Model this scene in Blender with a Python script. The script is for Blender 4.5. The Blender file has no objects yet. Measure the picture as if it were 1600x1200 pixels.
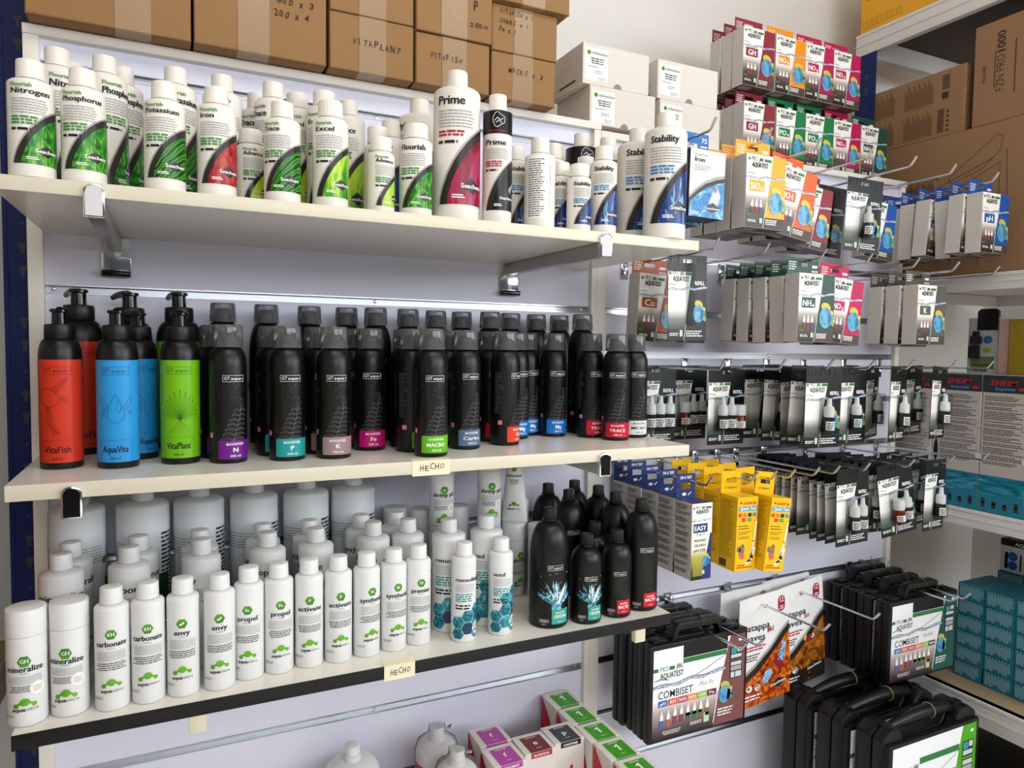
import bpy, bmesh, math, random
from math import sin, cos, pi, radians, atan2, hypot
from mathutils import Vector, Matrix

random.seed(7)
SC = bpy.context.scene
COL = SC.collection

# ------------------------------------------------------------------ camera, world, lights, exposure
cam_d = bpy.data.cameras.new('camera')
cam = bpy.data.objects.new('camera', cam_d); COL.objects.link(cam)
CX, CY, CZ = 0.1791, -1.3319, 0.0
def _cam_matrix(yaw, pitch, roll):
    f = Vector((-sin(yaw)*cos(pitch), cos(yaw)*cos(pitch), sin(pitch)))
    r = Vector((cos(yaw), sin(yaw), 0)); u = r.cross(f)
    r2 = r*cos(roll)+u*sin(roll); u2 = u*cos(roll)-r*sin(roll)
    m = Matrix((r2, u2, -f)).transposed().to_4x4(); m.translation = Vector((CX, CY, CZ))
    return m
cam.matrix_world = _cam_matrix(-0.4471, -0.0543, 0.0137)
cam_d.sensor_fit = 'HORIZONTAL'; cam_d.sensor_width = 36.0
cam_d.lens = 1108.585/1600*36.0
cam_d.clip_start = 0.02; cam_d.clip_end = 50
SC.camera = cam

w = bpy.data.worlds.new('shop_daylight'); SC.world = w; w.use_nodes = True
w.node_tree.nodes['Background'].inputs[0].default_value = (0.80, 0.88, 1.0, 1)
w.node_tree.nodes['Background'].inputs[1].default_value = 0.10

def area(name, loc, target, sx, sy, power, col=(1, 1, 1)):
    d = bpy.data.lights.new(name, 'AREA'); d.shape = 'RECTANGLE'; d.size = sx; d.size_y = sy
    d.energy = power; d.color = col
    o = bpy.data.objects.new(name, d); COL.objects.link(o); o.location = loc
    o.rotation_euler = (Vector(target)-Vector(loc)).to_track_quat('-Z', 'Y').to_euler()
    return o
# daylight through the shop front behind the photographer, and two ceiling fittings
area('shop_front_daylight', (1.0, -3.6, 0.76), (0.7, 0, -0.1), 2.4, 0.62, 39, (0.91, 0.96, 1.0))
area('side_window_daylight', (2.88, -2.4, 0.48), (1.1, -0.1, -0.25), 1.9, 0.8, 45, (0.94, 0.97, 1.0))
area('ceiling_panel_light', (0.3, -1.7, 1.62), (0.3, -0.9, 0), 1.2, 0.5, 14, (1.0, 0.95, 0.88))
area('ceiling_panel_light', (1.7, -1.7, 1.62), (1.5, -0.9, 0), 1.0, 0.5, 7, (1.0, 0.95, 0.88))

sun_d = bpy.data.lights.new('sun', 'SUN'); sun_d.energy = 8.0; sun_d.angle = 0.02; sun_d.color = (1.0, 0.98, 0.95)
sun = bpy.data.objects.new('sun', sun_d); COL.objects.link(sun)     # falls on the shop floor behind the photographer
sun.rotation_euler = Vector((-0.22, 0.62, -0.76)).to_track_quat('-Z', 'Y').to_euler()

SC.view_settings.view_transform = 'Standard'; SC.view_settings.look = 'None'
SC.view_settings.exposure = -0.04; SC.view_settings.gamma = 1.0
SC.view_settings.use_curve_mapping = False

# ------------------------------------------------------------------ materials
def lin(h):
    h = h.lstrip('#'); out = []
    for i in (0, 2, 4):
        c = int(h[i:i+2], 16)/255
        out.append(c/12.92 if c <= 0.04045 else ((c+0.055)/1.055)**2.4)
    return (*out, 1)
MATS = {}
def M(name, col='808080', rough=0.5, metal=0.0, spec=0.35, bump=0.0, bscale=300, coat=0.0, var=0.0):
    if name in MATS: return MATS[name]
    m = bpy.data.materials.new(name); m.use_nodes = True; MATS[name] = m
    nt = m.node_tree; b = nt.nodes['Principled BSDF']
    b.inputs['Base Color'].default_value = lin(col); b.inputs['Roughness'].default_value = rough
    b.inputs['Metallic'].default_value = metal; b.inputs['Specular IOR Level'].default_value = spec
    b.inputs['Coat Weight'].default_value = coat; b.inputs['Coat Roughness'].default_value = 0.08
    if bump or var:
        tc = nt.nodes.new('ShaderNodeTexCoord'); n = nt.nodes.new('ShaderNodeTexNoise')
        n.inputs['Scale'].default_value = bscale; n.inputs['Detail'].default_value = 4
        nt.links.new(tc.outputs['Object'], n.inputs['Vector'])
        if bump:
            bp = nt.nodes.new('ShaderNodeBump'); bp.inputs['Strength'].default_value = bump
            bp.inputs['Distance'].default_value = 0.001
            nt.links.new(n.outputs['Fac'], bp.inputs['Height']); nt.links.new(bp.outputs['Normal'], b.inputs['Normal'])
        if var:
            mx = nt.nodes.new('ShaderNodeMix'); mx.data_type = 'RGBA'; mx.blend_type = 'MULTIPLY'
            mx.inputs[0].default_value = 1.0; mx.inputs[6].default_value = lin(col)
            mr = nt.nodes.new('ShaderNodeMapRange'); mr.inputs[3].default_value = 1-var; mr.inputs[4].default_value = 1+var
            nt.links.new(n.outputs['Fac'], mr.inputs[0]); nt.links.new(mr.outputs[0], mx.inputs[7])
            nt.links.new(mx.outputs[2], b.inputs['Base Color'])
    return m
def MN(name, ramp, scale=60, detail=3, dist=1.0, stretch=(1, 1, 1), rot=0.0, rough=0.3, wave=False):
    """printed picture: noise or waves through a colour ramp"""
    if name in MATS: return MATS[name]
    m = bpy.data.materials.new(name); m.use_nodes = True; MATS[name] = m
    nt = m.node_tree; b = nt.nodes['Principled BSDF']; b.inputs['Roughness'].default_value = rough; b.inputs['Specular IOR Level'].default_value = 0.35
    tc = nt.nodes.new('ShaderNodeTexCoord'); mp = nt.nodes.new('ShaderNodeMapping')
    mp.inputs['Scale'].default_value = stretch; mp.inputs['Rotation'].default_value = (0, rot, 0)
    nt.links.new(tc.outputs['Object'], mp.inputs[0])
    if wave:
        n = nt.nodes.new('ShaderNodeTexWave'); n.inputs['Distortion'].default_value = dist
        n.inputs['Detail'].default_value = detail
    else:
        n = nt.nodes.new('ShaderNodeTexNoise'); n.inputs['Distortion'].default_value = dist
        n.inputs['Detail'].default_value = detail
    n.inputs['Scale'].default_value = scale
    nt.links.new(mp.outputs[0], n.inputs['Vector'])
    r = nt.nodes.new('ShaderNodeValToRGB'); els = r.color_ramp.elements
    while len(els) < len(ramp): els.new(0.5)
    for e, (p, c) in zip(els, ramp): e.position = p; e.color = lin(c)
    nt.links.new(n.outputs['Fac'], r.inputs[0]); nt.links.new(r.outputs[0], b.inputs['Base Color'])
    return m
def MG(name, ramp, z0, z1, rough=0.3):
    """printed fade between two heights of the print"""
    if name in MATS: return MATS[name]
    m = bpy.data.materials.new(name); m.use_nodes = True; MATS[name] = m
    nt = m.node_tree; b = nt.nodes['Principled BSDF']; b.inputs['Roughness'].default_value = rough; b.inputs['Specular IOR Level'].default_value = 0.25
    tc = nt.nodes.new('ShaderNodeTexCoord'); s = nt.nodes.new('ShaderNodeSeparateXYZ')
    mr = nt.nodes.new('ShaderNodeMapRange'); mr.inputs[1].default_value = z0; mr.inputs[2].default_value = z1
    r = nt.nodes.new('ShaderNodeValToRGB'); els = r.color_ramp.elements
    while len(els) < len(ramp): els.new(0.5)
    for e, (p, c) in zip(els, ramp): e.position = p; e.color = lin(c)
    nt.links.new(tc.outputs['Object'], s.inputs[0]); nt.links.new(s.outputs[2], mr.inputs[0])
    nt.links.new(mr.outputs[0], r.inputs[0]); nt.links.new(r.outputs[0], b.inputs['Base Color'])
    return m
def MC(name, tint='d8d8d8', amount=0.25, rough=0.05, haze=0.0):
    """thin clear plastic"""
    if name in MATS: return MATS[name]
    m = bpy.data.materials.new(name); m.use_nodes = True; MATS[name] = m
    nt = m.node_tree; nt.nodes.remove(nt.nodes['Principled BSDF']); out = nt.nodes['Material Output']
    t = nt.nodes.new('ShaderNodeBsdfTransparent'); t.inputs[0].default_value = lin(tint)
    g = nt.nodes.new('ShaderNodeBsdfGlossy'); g.inputs['Roughness'].default_value = rough
    lw = nt.nodes.new('ShaderNodeLayerWeight'); lw.inputs[0].default_value = amount
    mx = nt.nodes.new('ShaderNodeMixShader')
    src = t.outputs[0]
    if haze:
        h = nt.nodes.new('ShaderNodeBsdfDiffuse'); h.inputs[0].default_value = lin('c4c5c7')
        hm = nt.nodes.new('ShaderNodeMixShader'); hm.inputs[0].default_value = haze
        nt.links.new(t.outputs[0], hm.inputs[1]); nt.links.new(h.outputs[0], hm.inputs[2]); src = hm.outputs[0]
    lim = nt.nodes.new('ShaderNodeMath'); lim.operation = 'MULTIPLY'; lim.inputs[1].default_value = 0.80 if haze else 0.35
    nt.links.new(lw.outputs['Fresnel'], lim.inputs[0]); nt.links.new(lim.outputs[0], mx.inputs[0]); nt.links.new(src, mx.inputs[1])
    nt.links.new(g.outputs[0], mx.inputs[2]); nt.links.new(mx.outputs[0], out.inputs[0])
    return m

WHITE = M('white_plastic', 'e6e2da', 0.38)
WHITE2 = M('white_bottle_plastic', 'e3e4e4', 0.32)
PAPERW = M('white_label_paper', 'f4f2ec', 0.42)
HAZEW = M('milky_white_plastic', 'e3e9ec', 0.45)
BLACKP = M('satin_black_plastic', '070707', 0.36, spec=0.38)
BLACKG = M('gloss_black_plastic', '0a0a0b', 0.14)
BLACKC = M('moulded_black_plastic', '08080a', 0.42, spec=0.4, bump=0.05, bscale=900)
GREYL = M('grey_print', '9c9c9c', 0.5)
INK = M('black_ink', '1b1b1d', 0.5)
INKG = M('green_ink', '3f8a3a', 0.5)
INKR = M('red_ink', 'b02034', 0.5)
INKB = M('blue_ink', '3b7fc0', 0.5)
INKT = M('teal_ink', '2b9a9c', 0.5)
INKW = M('white_ink', 'efefec', 0.5)
INKGR = M('faded_grey_ink', '8d8d8d', 0.5)
SHELFW = M('white_shelf_laminate', 'e6e2d8', 0.24, spec=0.5)
EDGEW = M('cream_edge_strip', 'd8d1bd', 0.35)
EDGEK = M('black_edge_strip', '141415', 0.45, var=0.25, bscale=40)
PANEL = M('slatwall_laminate', 'e1e1f1', 0.42)
FRAME = M('white_metal_frame', 'e9e4da', 0.4)
ALU = M('aluminium_rail', 'b9bcc0', 0.28, metal=1.0)
ALUD = M('rail_groove', '55575b', 0.4, metal=0.8)
CHROME = M('chrome', 'd8dadc', 0.12, metal=1.0)
WALLM = M('white_wall_paint', 'dfdcd7', 0.7, bump=0.08, bscale=160)
BLUE = M('blue_rack_paint', '071c58', 0.45, spec=0.25)
RACKW = M('light_grey_rack_paint', 'd9d6d2', 0.45)
CHIP = M('chipboard_shelf', 'a08a6e', 0.7, var=0.2, bscale=90)
CARD = M('brown_cardboard', '936f47', 0.78, bump=0.15, bscale=220, var=0.06)
CARD2 = M('kraft_cardboard', '8d6c4c', 0.7, bump=0.1, bscale=200, var=0.05)
CARDD = M('cardboard_edge', '7a5c3a', 0.8)
TAPE = M('clear_packing_tape', '9d8264', 0.22, bump=0.4, bscale=70)
GREYB = M('grey_carton_board', 'cbc4bd', 0.55)
WCART = M('white_carton_board', 'dcd5cd', 0.55)
CLEAR = MC('clear_cap_plastic', 'b6b8ba', 0.34, 0.07, 0.13)
BLIST = MC('clear_blister', 'eceeee', 0.12, 0.05)
WRAP = MC('shrink_wrap', 'f6f4f4', 0.10, 0.12, 0.12)
MASK = M('masking_tape', 'ece4c4', 0.7, var=0.05, bscale=60)

# ------------------------------------------------------------------ mesh helpers
class MB:
    def __init__(s): s.v = []; s.f = []; s.mi = []; s.sm = []; s.mats = []
    def add(s, vs, fs, mat, smooth=False, X=None):
        if mat not in s.mats: s.mats.append(mat)
        k = s.mats.index(mat); n = len(s.v)
        s.v += [tuple(X @ Vector(p)) for p in vs] if X else [tuple(p) for p in vs]
        for f in fs: s.f.append([i+n for i in f]); s.mi.append(k); s.sm.append(smooth)
    def bm(s, b, mat, smooth=False, X=None):
        b.verts.index_update()
        s.add([v.co[:] for v in b.verts], [[v.index for v in f.verts] for f in b.faces], mat, smooth, X); b.free()
    def box(s, x0, x1, y0, y1, z0, z1, mat, bev=0.0, seg=2, X=None):
        if bev <= 0:
            s.add([(x0, y0, z0), (x1, y0, z0), (x1, y1, z0), (x0, y1, z0), (x0, y0, z1), (x1, y0, z1), (x1, y1, z1), (x0, y1, z1)],
                  [(0, 3, 2, 1), (4, 5, 6, 7), (0, 1, 5, 4), (1, 2, 6, 5), (2, 3, 7, 6), (3, 0, 4, 7)], mat, False, X); return
        b = bmesh.new(); bmesh.ops.create_cube(b, size=1)
        for v in b.verts: v.co = ((x0+x1)/2+v.co.x*(x1-x0), (y0+y1)/2+v.co.y*(y1-y0), (z0+z1)/2+v.co.z*(z1-z0))
        bmesh.ops.bevel(b, geom=b.edges[:], offset=bev, segments=seg, profile=0.5, affect='EDGES')
        s.bm(b, mat, True, X)
    def prism(s, pts, y0, y1, mat, bev=0.0, X=None, axis='y', seg=2):
        """extrude a polygon given in x,z along y (or in y,z along x, or x,y along z)"""
        n = len(pts)
        def P(p, d): return (p[0], d, p[1]) if axis == 'y' else ((d, p[0], p[1]) if axis == 'x' else (p[0], p[1], d))
        b = bmesh.new()
        a = [b.verts.new(P(p, y0)) for p in pts]; c = [b.verts.new(P(p, y1)) for p in pts]
        b.faces.new(a); b.faces.new(c[::-1])
        for i in range(n): b.faces.new((a[i], c[i], c[(i+1) % n], a[(i+1) % n]))
        bmesh.ops.recalc_face_normals(b, faces=b.faces[:])
        if bev: bmesh.ops.bevel(b, geom=b.edges[:], offset=bev, segments=seg, profile=0.5, affect='EDGES')
        s.bm(b, mat, bool(bev), X)
    def lathe(s, prof, mat, seg=32, X=None, ribs=0.0, smooth=True):
        vs = []; fs = []; rows = []
        for r, z in prof:
            if r <= 1e-6: rows.append([len(vs)]); vs.append((0, 0, z))
            else:
                rows.append(list(range(len(vs), len(vs)+seg)))
                for i in range(seg):
                    a = 2*pi*i/seg; rr = r*(1-ribs*(i % 2)); vs.append((rr*cos(a), rr*sin(a), z))
        for A, B in zip(rows, rows[1:]):
            for i in range(seg):
                j = (i+1) % seg
                if len(A) == 1 and len(B) == 1: continue
                if len(A) == 1: fs.append((A[0], B[j], B[i]))
                elif len(B) == 1: fs.append((A[i], A[j], B[0]))
                else: fs.append((A[i], A[j], B[j], B[i]))
        s.add(vs, fs, mat, smooth, X)
    def tube(s, path, r, mat, seg=8, X=None, cap=True):
        pts = [Vector(p) for p in path]; vs = []; fs = []; n = len(pts)
        for i, p in enumerate(pts):
            d = (pts[min(i+1, n-1)]-pts[max(i-1, 0)]).normalized()
            u = d.cross(Vector((0, 0, 1)))
            if u.length < 1e-4: u = d.cross(Vector((1, 0, 0)))
            u.normalize(); v = d.cross(u)
            rr = r[i] if isinstance(r, (list, tuple)) else r
            for k in range(seg):
                a = 2*pi*k/seg; vs.append(tuple(p+u*rr*cos(a)+v*rr*sin(a)))
        for i in range(n-1):
            for k in range(seg):
                q = (k+1) % seg; fs.append((i*seg+k, i*seg+q, (i+1)*seg+q, (i+1)*seg+k))
        if cap: fs.append(tuple(range(seg))[::-1]); fs.append(tuple(range((n-1)*seg, n*seg)))
        s.add(vs, fs, mat, True, X)
    def slot_plate(s, w, z0, z1, sw, sh, sz, y, t, mat):
        """hanging flap: plate with a slot cut through it"""
        s.box(-w/2, -sw/2, y, y+t, z0, z1, mat); s.box(sw/2, w/2, y, y+t, z0, z1, mat)
        s.box(-sw/2, sw/2, y, y+t, z0, sz-sh/2, mat); s.box(-sw/2, sw/2, y, y+t, sz+sh/2, z1, mat)
    def build(s, name, parent=None, loc=(0, 0, 0)):
        me = bpy.data.meshes.new(name); me.from_pydata(s.v, [], s.f)
        for m in s.mats: me.materials.append(m)
        me.polygons.foreach_set('material_index', s.mi); me.polygons.foreach_set('use_smooth', s.sm)
        me.update(); me.set_sharp_from_angle(angle=radians(38))
        o = bpy.data.objects.new(name, me); COL.objects.link(o); o.location = loc
        if parent: o.parent = parent
        return o

def tag(o, label=None, cat=None, group=None, kind=None):
    if label: o['label'] = label
    if cat: o['category'] = cat
    if group: o['group'] = group
    if kind: o['kind'] = kind
    return o
def thing(name, loc=(0, 0, 0), rz=0.0):
    o = bpy.data.objects.new(name, None); COL.objects.link(o); o.location = loc; o.rotation_euler = (0, 0, rz)
    o.empty_display_size = 0.02
    return o
def dup(root):
    r = root.copy(); COL.objects.link(r)
    for ch in list(root.children):
        c = ch.copy(); COL.objects.link(c); c.parent = r
        for g in list(ch.children):
            d = g.copy(); COL.objects.link(d); d.parent = c
    for k in ('label', 'category', 'group'):
        if k in r: del r[k]
    return r
PROTO = {}
def place(kind, builder, x, y, z, rz, label, cat, group=None, sz=1.0, tilt=0.0, lean=0.0):
    if kind not in PROTO: o = PROTO[kind] = builder()
    else: o = dup(PROTO[kind])
    o.location = (x, y, z); o.rotation_euler = (lean, tilt, rz); o.scale = (1, 1, sz)
    return tag(o, label, cat, group)

# ------------------------------------------------------------------ flat printed artwork, wrapped on to a surface
_TX = {}
def text_mesh(t, bold):
    k = (t, bold)
    if k in _TX: return _TX[k]
    c = bpy.data.curves.new('t', 'FONT'); c.body = t; c.size = 1.0; c.resolution_u = 2; c.offset = bold
    o = bpy.data.objects.new('t', c); COL.objects.link(o)
    dg = bpy.context.evaluated_depsgraph_get()
    me = bpy.data.meshes.new_from_object(o.evaluated_get(dg))
    vs = [(v.co.x, v.co.y) for v in me.vertices]; fs = [tuple(p.vertices) for p in me.polygons]
    bpy.data.objects.remove(o); bpy.data.curves.remove(c); bpy.data.meshes.remove(me)
    xs = [v[0] for v in vs] or [0, 1]
    _TX[k] = (vs, fs, min(xs), max(xs)); return _TX[k]
class Art:
    def __init__(s): s.it = []; s.l = 0
    def up(s): s.l += 1; return s
    def poly(s, pts, mat): s.it.append(('p', [tuple(p) for p in pts], None, mat, s.l)); return s
    def rect(s, x0, y0, x1, y1, mat): return s.poly([(x0, y0), (x1, y0), (x1, y1), (x0, y1)], mat)
    def rrect(s, x0, y0, x1, y1, r, mat):
        p = []
        for cx, cy, a0 in ((x1-r, y0+r, -90), (x1-r, y1-r, 0), (x0+r, y1-r, 90), (x0+r, y0+r, 180)):
            p += [(cx+r*cos(radians(a0+a)), cy+r*sin(radians(a0+a))) for a in (0, 30, 60, 90)]
        return s.poly(p, mat)
    def ell(s, cx, cy, rx, ry, mat, n=16, rot=0.0):
        return s.poly([(cx+rx*cos(a)*cos(rot)-ry*sin(a)*sin(rot), cy+rx*cos(a)*sin(rot)+ry*sin(a)*cos(rot)) for a in [2*pi*i/n for i in range(n)]], mat)
    def line(s, pts, wd, mat):
        for (x0, y0), (x1, y1) in zip(pts, pts[1:]):
            L = hypot(x1-x0, y1-y0) or 1; nx, ny = -(y1-y0)/L*wd/2, (x1-x0)/L*wd/2
            ex, ey = (x1-x0)/L*wd*.3, (y1-y0)/L*wd*.3
            s.poly([(x0+nx-ex, y0+ny-ey), (x0-nx-ex, y0-ny-ey), (x1-nx+ex, y1-ny+ey), (x1+nx+ex, y1+ny+ey)], mat)
        return s
    def frame(s, x0, y0, x1, y1, wd, mat):
        return s.line([(x0, y0), (x1, y0), (x1, y1), (x0, y1), (x0, y0)], wd, mat)
    def text(s, t, x, y, h, mat, bold=0.0, w=None, al='l', sh=0.0, sx=1.0, rot=0.0):
        vs, fs, a, b = text_mesh(t, min(bold, .006)); k = h/0.70
        kx = (w/(b-a)) if w else k*sx
        W = (b-a)*kx; ox = x-(W/2 if al == 'c' else W if al == 'r' else 0)
        out = []
        for vx, vy in vs:
            px, py = (vx-a)*kx+sh*vy*k, vy*k
            if al == 'c' and rot: px -= W/2; 
            if rot:
                px, py = px*cos(rot)-py*sin(rot), px*sin(rot)+py*cos(rot)
                out.append(((x if al == 'c' else ox)+px, y+py))
            else: out.append((ox+px, y+py))
        n = 1 if bold < .009 else (2 if bold < .016 else 3); d = bold*k*1.15
        for i in range(n):                                   # heavier strokes: strike the line again a little to the side
            q = 0 if n == 1 else d*(2*i/(n-1)-1)
            s.it.append(('t', [(px+q*cos(rot), py+q*sin(rot)) for px, py in out], fs, mat, s.l+.22*i))
        return s
    def hand(s, t, x, y, h, mat, w, seed=1, slope=0.0):
        """marker-pen capitals, each letter a little off"""
        r = random.Random(seed); n = len(t); cw = w/n
        for i, ch in enumerate(t):
            if ch != ' ': s.text(ch, x+cw*(i+(.1 if ch not in 'I1' else .4)), y+slope*cw*i+r.uniform(-.10, .10)*h, h*r.uniform(.88, 1.15), mat, .006, w=cw*(r.uniform(.62, .80) if ch not in 'I1' else .13), sh=r.uniform(-.08, .28), rot=r.uniform(-.12, .10))
        return s
    def rows(s, x0, x1, yt, yb, n, mat, fill=0.5, rag=0.25, al='l', seed=1):
        """lines of print too small to read"""
        r = random.Random(seed); p = (yt-yb)/n
        for i in range(n):
            L = (x1-x0)*(1-rag*r.random()); y = yt-(i+1)*p
            a = x0 if al == 'l' else (x0+x1-L)/2; h = p*fill
            if L < 7*h: s.rect(a, y, a+L, y+h, mat); continue
            e = a+L
            while a < e:                                     # broken into words
                b = min(e, a+h*r.uniform(1.4, 5.0)); s.rect(a, y, b, y+h, mat); a = b+h*.65
        return s
    def emit(s, mb, fn, step=None):
        for typ, pts, fs, mat, l in s.it:
            if typ == 't': mb.add([fn(x, y, l) for x, y in pts], fs, mat)
            elif not step: mb.add([fn(x, y, l) for x, y in pts], [tuple(range(len(pts)))], mat)
            else:
                b = bmesh.new(); f = b.faces.new([b.verts.new((x, y, 0)) for x, y in pts])
                xs = [p[0] for p in pts]
                if max(xs)-min(xs) > step:
                    if len(pts) > 4: bmesh.ops.triangulate(b, faces=[f])
                    k = math.ceil(min(xs)/step+1e-6)
                    while k*step < max(xs)-1e-6:
                        bmesh.ops.bisect_plane(b, geom=b.verts[:]+b.edges[:]+b.faces[:], plane_co=(k*step, 0, 0), plane_no=(1, 0, 0))
                        k += 1
                b.verts.index_update()
                mb.add([fn(v.co.x, v.co.y, l) for v in b.verts], [[v.index for v in q.verts] for q in b.faces], mat, True); b.free()
        return mb
def on_cyl(R, e0=0.0003): return lambda x, y, l: ((R+e0+l*.00013)*sin(x/R), -(R+e0+l*.00013)*cos(x/R), y)
def on_front(y0=0.0, e0=0.0003): return lambda x, y, l: (x, y0-e0-l*.00012, y)
def on_left(x0, y0, e0=0.0003): return lambda x, y, l: (x0-e0-l*.00012, y0-x, y)
def on_top(z0, e0=0.0003): return lambda x, y, l: (x, y, z0+e0+l*.00012)

# ------------------------------------------------------------------ the room
def structure(name, mb, kind='structure'):
    o = mb.build(name); o['kind'] = kind; return o
b = MB(); b.box(-2.2, 3.0, -4.8, 0.36, -1.45, -1.40, M('pale_floor_tile', 'd2cec8', 0.35, var=0.1, bscale=12)); structure('floor', b)
b = MB(); b.box(-2.2, 3.0, -4.8, 0.36, 1.70, 1.75, M('white_ceiling', 'e8e6e2', 0.8, bump=0.05)); structure('ceiling', b)
b = MB(); b.box(-2.2, 3.0, 0.30, 0.36, -1.40, 1.70, WALLM); structure('wall_back', b)
b = MB(); b.box(2.90, 3.0, -1.4, 0.30, -1.40, 1.70, WALLM); b.box(2.90, 3.0, -4.8, -1.4, -1.40, -0.6, WALLM); b.box(2.90, 3.0, -4.8, -1.4, 1.1, 1.70, WALLM); b.box(2.90, 3.0, -4.8, -3.6, -0.6, 1.1, WALLM); structure('wall_right', b)
b = MB(); b.box(-2.2, -2.1, -4.8, 0.30, -1.40, 1.70, WALLM); structure('wall_left', b)

# ------------------------------------------------------------------ slatwall panels
Z1, Z2, Z3 = 0.1831, -0.1693, -0.474
def slatwall(x0, x1, ztop, rails, label, capx0, capx1, screws=()):
    t = thing('slatwall_panel', (x0, 0, -1.40)); D = 1.40
    def part(n, mb): o = mb.build(n, t, (-x0, 0, D)); return o
    m = MB()
    zs = sorted(rails)+[ztop-0.012]; z = -1.40
    for r in zs:
        m.box(x0, x1, 0.0, 0.016, z, (r-0.0075) if r in rails else r, PANEL); z = r+0.0075
    m.box(x0, x1, 0.012, 0.018, -1.40, ztop-0.012, ALUD)
    part('panel_board', m)
    for r in rails:
        m = MB()
        m.box(x0, x1, -0.0012, 0.013, r-0.0075, r-0.0052, ALU); m.box(x0, x1, -0.0012, 0.013, r+0.0052, r+0.0075, ALU)
        m.box(x0, x1, 0.009, 0.013, r-0.0052, r+0.0052, ALU)
        for sx in (x0+0.01, (x0+x1)/2+0.03, x1-0.012):
            m.lathe([(0, 0.003), (0.003, 0.002), (0.0034, 0)], CHROME, 10, Matrix.Translation((sx, 0.0088, r)) @ Matrix.Rotation(pi/2, 4, 'X'))
        part('aluminium_rail', m)
    for a, c in ((x0-0.021, x0), (x1, x1+0.017)):
        m = MB(); m.box(a, c, -0.012, 0.03, -1.40, ztop-0.015, FRAME, 0.001); part('frame_upright', m)
    m = MB(); m.box(capx0, capx1, -0.014, 0.034, ztop-0.015, ztop, FRAME, 0.001); part('top_cap', m)
    return tag(t, label, 'slatwall')
slatwall(0.0, 1.0, 0.4795, [0.425, 0.0795, -0.08, -0.22, -0.36, -0.575, -0.715, -0.855, -1.0], 'white slatwall panel with aluminium rails behind the three white bottle shelves', -0.021, 1.0165)
slatwall(1.037, 1.990, 0.464, [0.415, 0.205, 0.079, -0.018, -0.134, -0.252, -0.372, -0.593, -0.711, -0.833, -0.95], 'white slatwall panel with aluminium rails behind the hanging test kits', 1.0168, 2.010)

# ------------------------------------------------------------------ shelves and brackets
def shelf(x0, x1, yf, zt, zb, edge, label, tapes=()):
    t = thing('wall_shelf', ((x0+x1)/2, -0.17, zb)); L = (-(x0+x1)/2, 0.17, -zb)
    m = MB(); m.box(x0, x1, yf+0.001, -0.001, zb, zt, SHELFW); m.build('shelf_board', t, L)
    m = MB(); m.box(x0-0.0004, x1+0.0004, yf-0.0008, yf+0.001, zb-0.0002, zt+0.0002, edge, 0.0008)
    m.build('edge_strip', t, L)
    for tx0, tx1, txt, sl in tapes:
        m = MB(); m.box(tx0, tx1, yf-0.0013, yf-0.0009, zb-0.003, zt+0.0008, MASK)
        m.box(tx0, tx1, yf-0.0012, yf+0.016, zt+0.0003, zt+0.0008, MASK)
        a = Art(); a.hand(txt, tx0+(tx1-tx0)*.18, zb+0.0045, 0.0088, M('pen_ink', '232633', 0.6), (tx1-tx0)*0.66, 3, sl)
        a.emit(m, on_front(yf-0.0013)); m.build('tape_label', t, L)
    return tag(t, label, 'shelf')
shelf(0.0012, 0.996, -0.361, Z1, 0.1665, EDGEW, 'white wall shelf holding the white bottles, topmost of the three shelves')
shelf(0.004, 0.993, -0.354, Z2, -0.188, EDGEW, 'white wall shelf holding the black and coloured bottles, middle of the three', [(0.490, 0.548, 'HECHO', 0.05)])
shelf(0.001, 0.978, -0.335, Z3, -0.493, EDGEK, 'white wall shelf with black front edge, lowest of the three bottle shelves', [(0.455, 0.502, 'HECHO', 0.03)])
def bracket(x, yf, zb, cap, label, capm):
    t = thing('shelf_bracket', (x, 0, zb-0.05))
    m = MB(); m.box(-0.009, 0.009, yf+0.004, -0.002, 0.028, 0.0498, M('grey_bracket', 'a8a6a3', 0.3, metal=0.7), 0.001)
    m.build('arm', t)
    m = MB()
    m.prism([(-0.011, 0.026), (0.011, 0.026), (0.011, 0.052)]+[(0.011*cos(radians(a)), 0.056+0.009*sin(radians(a))) for a in range(0, 181, 20)]+[(-0.011, 0.052)], yf-0.006, yf+0.003 if cap else yf-0.001, CHROME, 0.0008)
    m.prism([(-0.0088, 0.028), (0.0088, 0.028), (0.0088, 0.052)]+[(0.0088*cos(radians(a)), 0.055+0.0075*sin(radians(a))) for a in range(0, 181, 20)]+[(-0.0088, 0.052)], yf-0.0068, yf-0.006, capm)
    m.build('end_cap', t)
    m = MB(); m.box(-0.021, 0.021, -0.004, -0.0015, -0.010, 0.0499, CHROME, 0.0008); m.box(-0.021, 0.021, -0.016, -0.002, -0.014, -0.004, BLACKG, 0.002)
    m.build('wall_plate', t)
    return tag(t, label, 'bracket')
GCAP = M('pale_grey_bracket_cap', 'c9c7cb', 0.3)
bracket(0.099, -0.361, 0.1663, 1, 'chrome bracket with pale cap under the left end of the topmost shelf', GCAP)
bracket(0.806, -0.361, 0.1663, 1, 'chrome bracket with pale cap under the right end of the topmost shelf', GCAP)
bracket(0.070, -0.354, -0.1882, 1, 'chrome bracket with black cap under the left end of the middle shelf', BLACKG)
bracket(0.817, -0.354, -0.1882, 1, 'chrome bracket with dark cap under the right end of the middle shelf', BLACKG)
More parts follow.
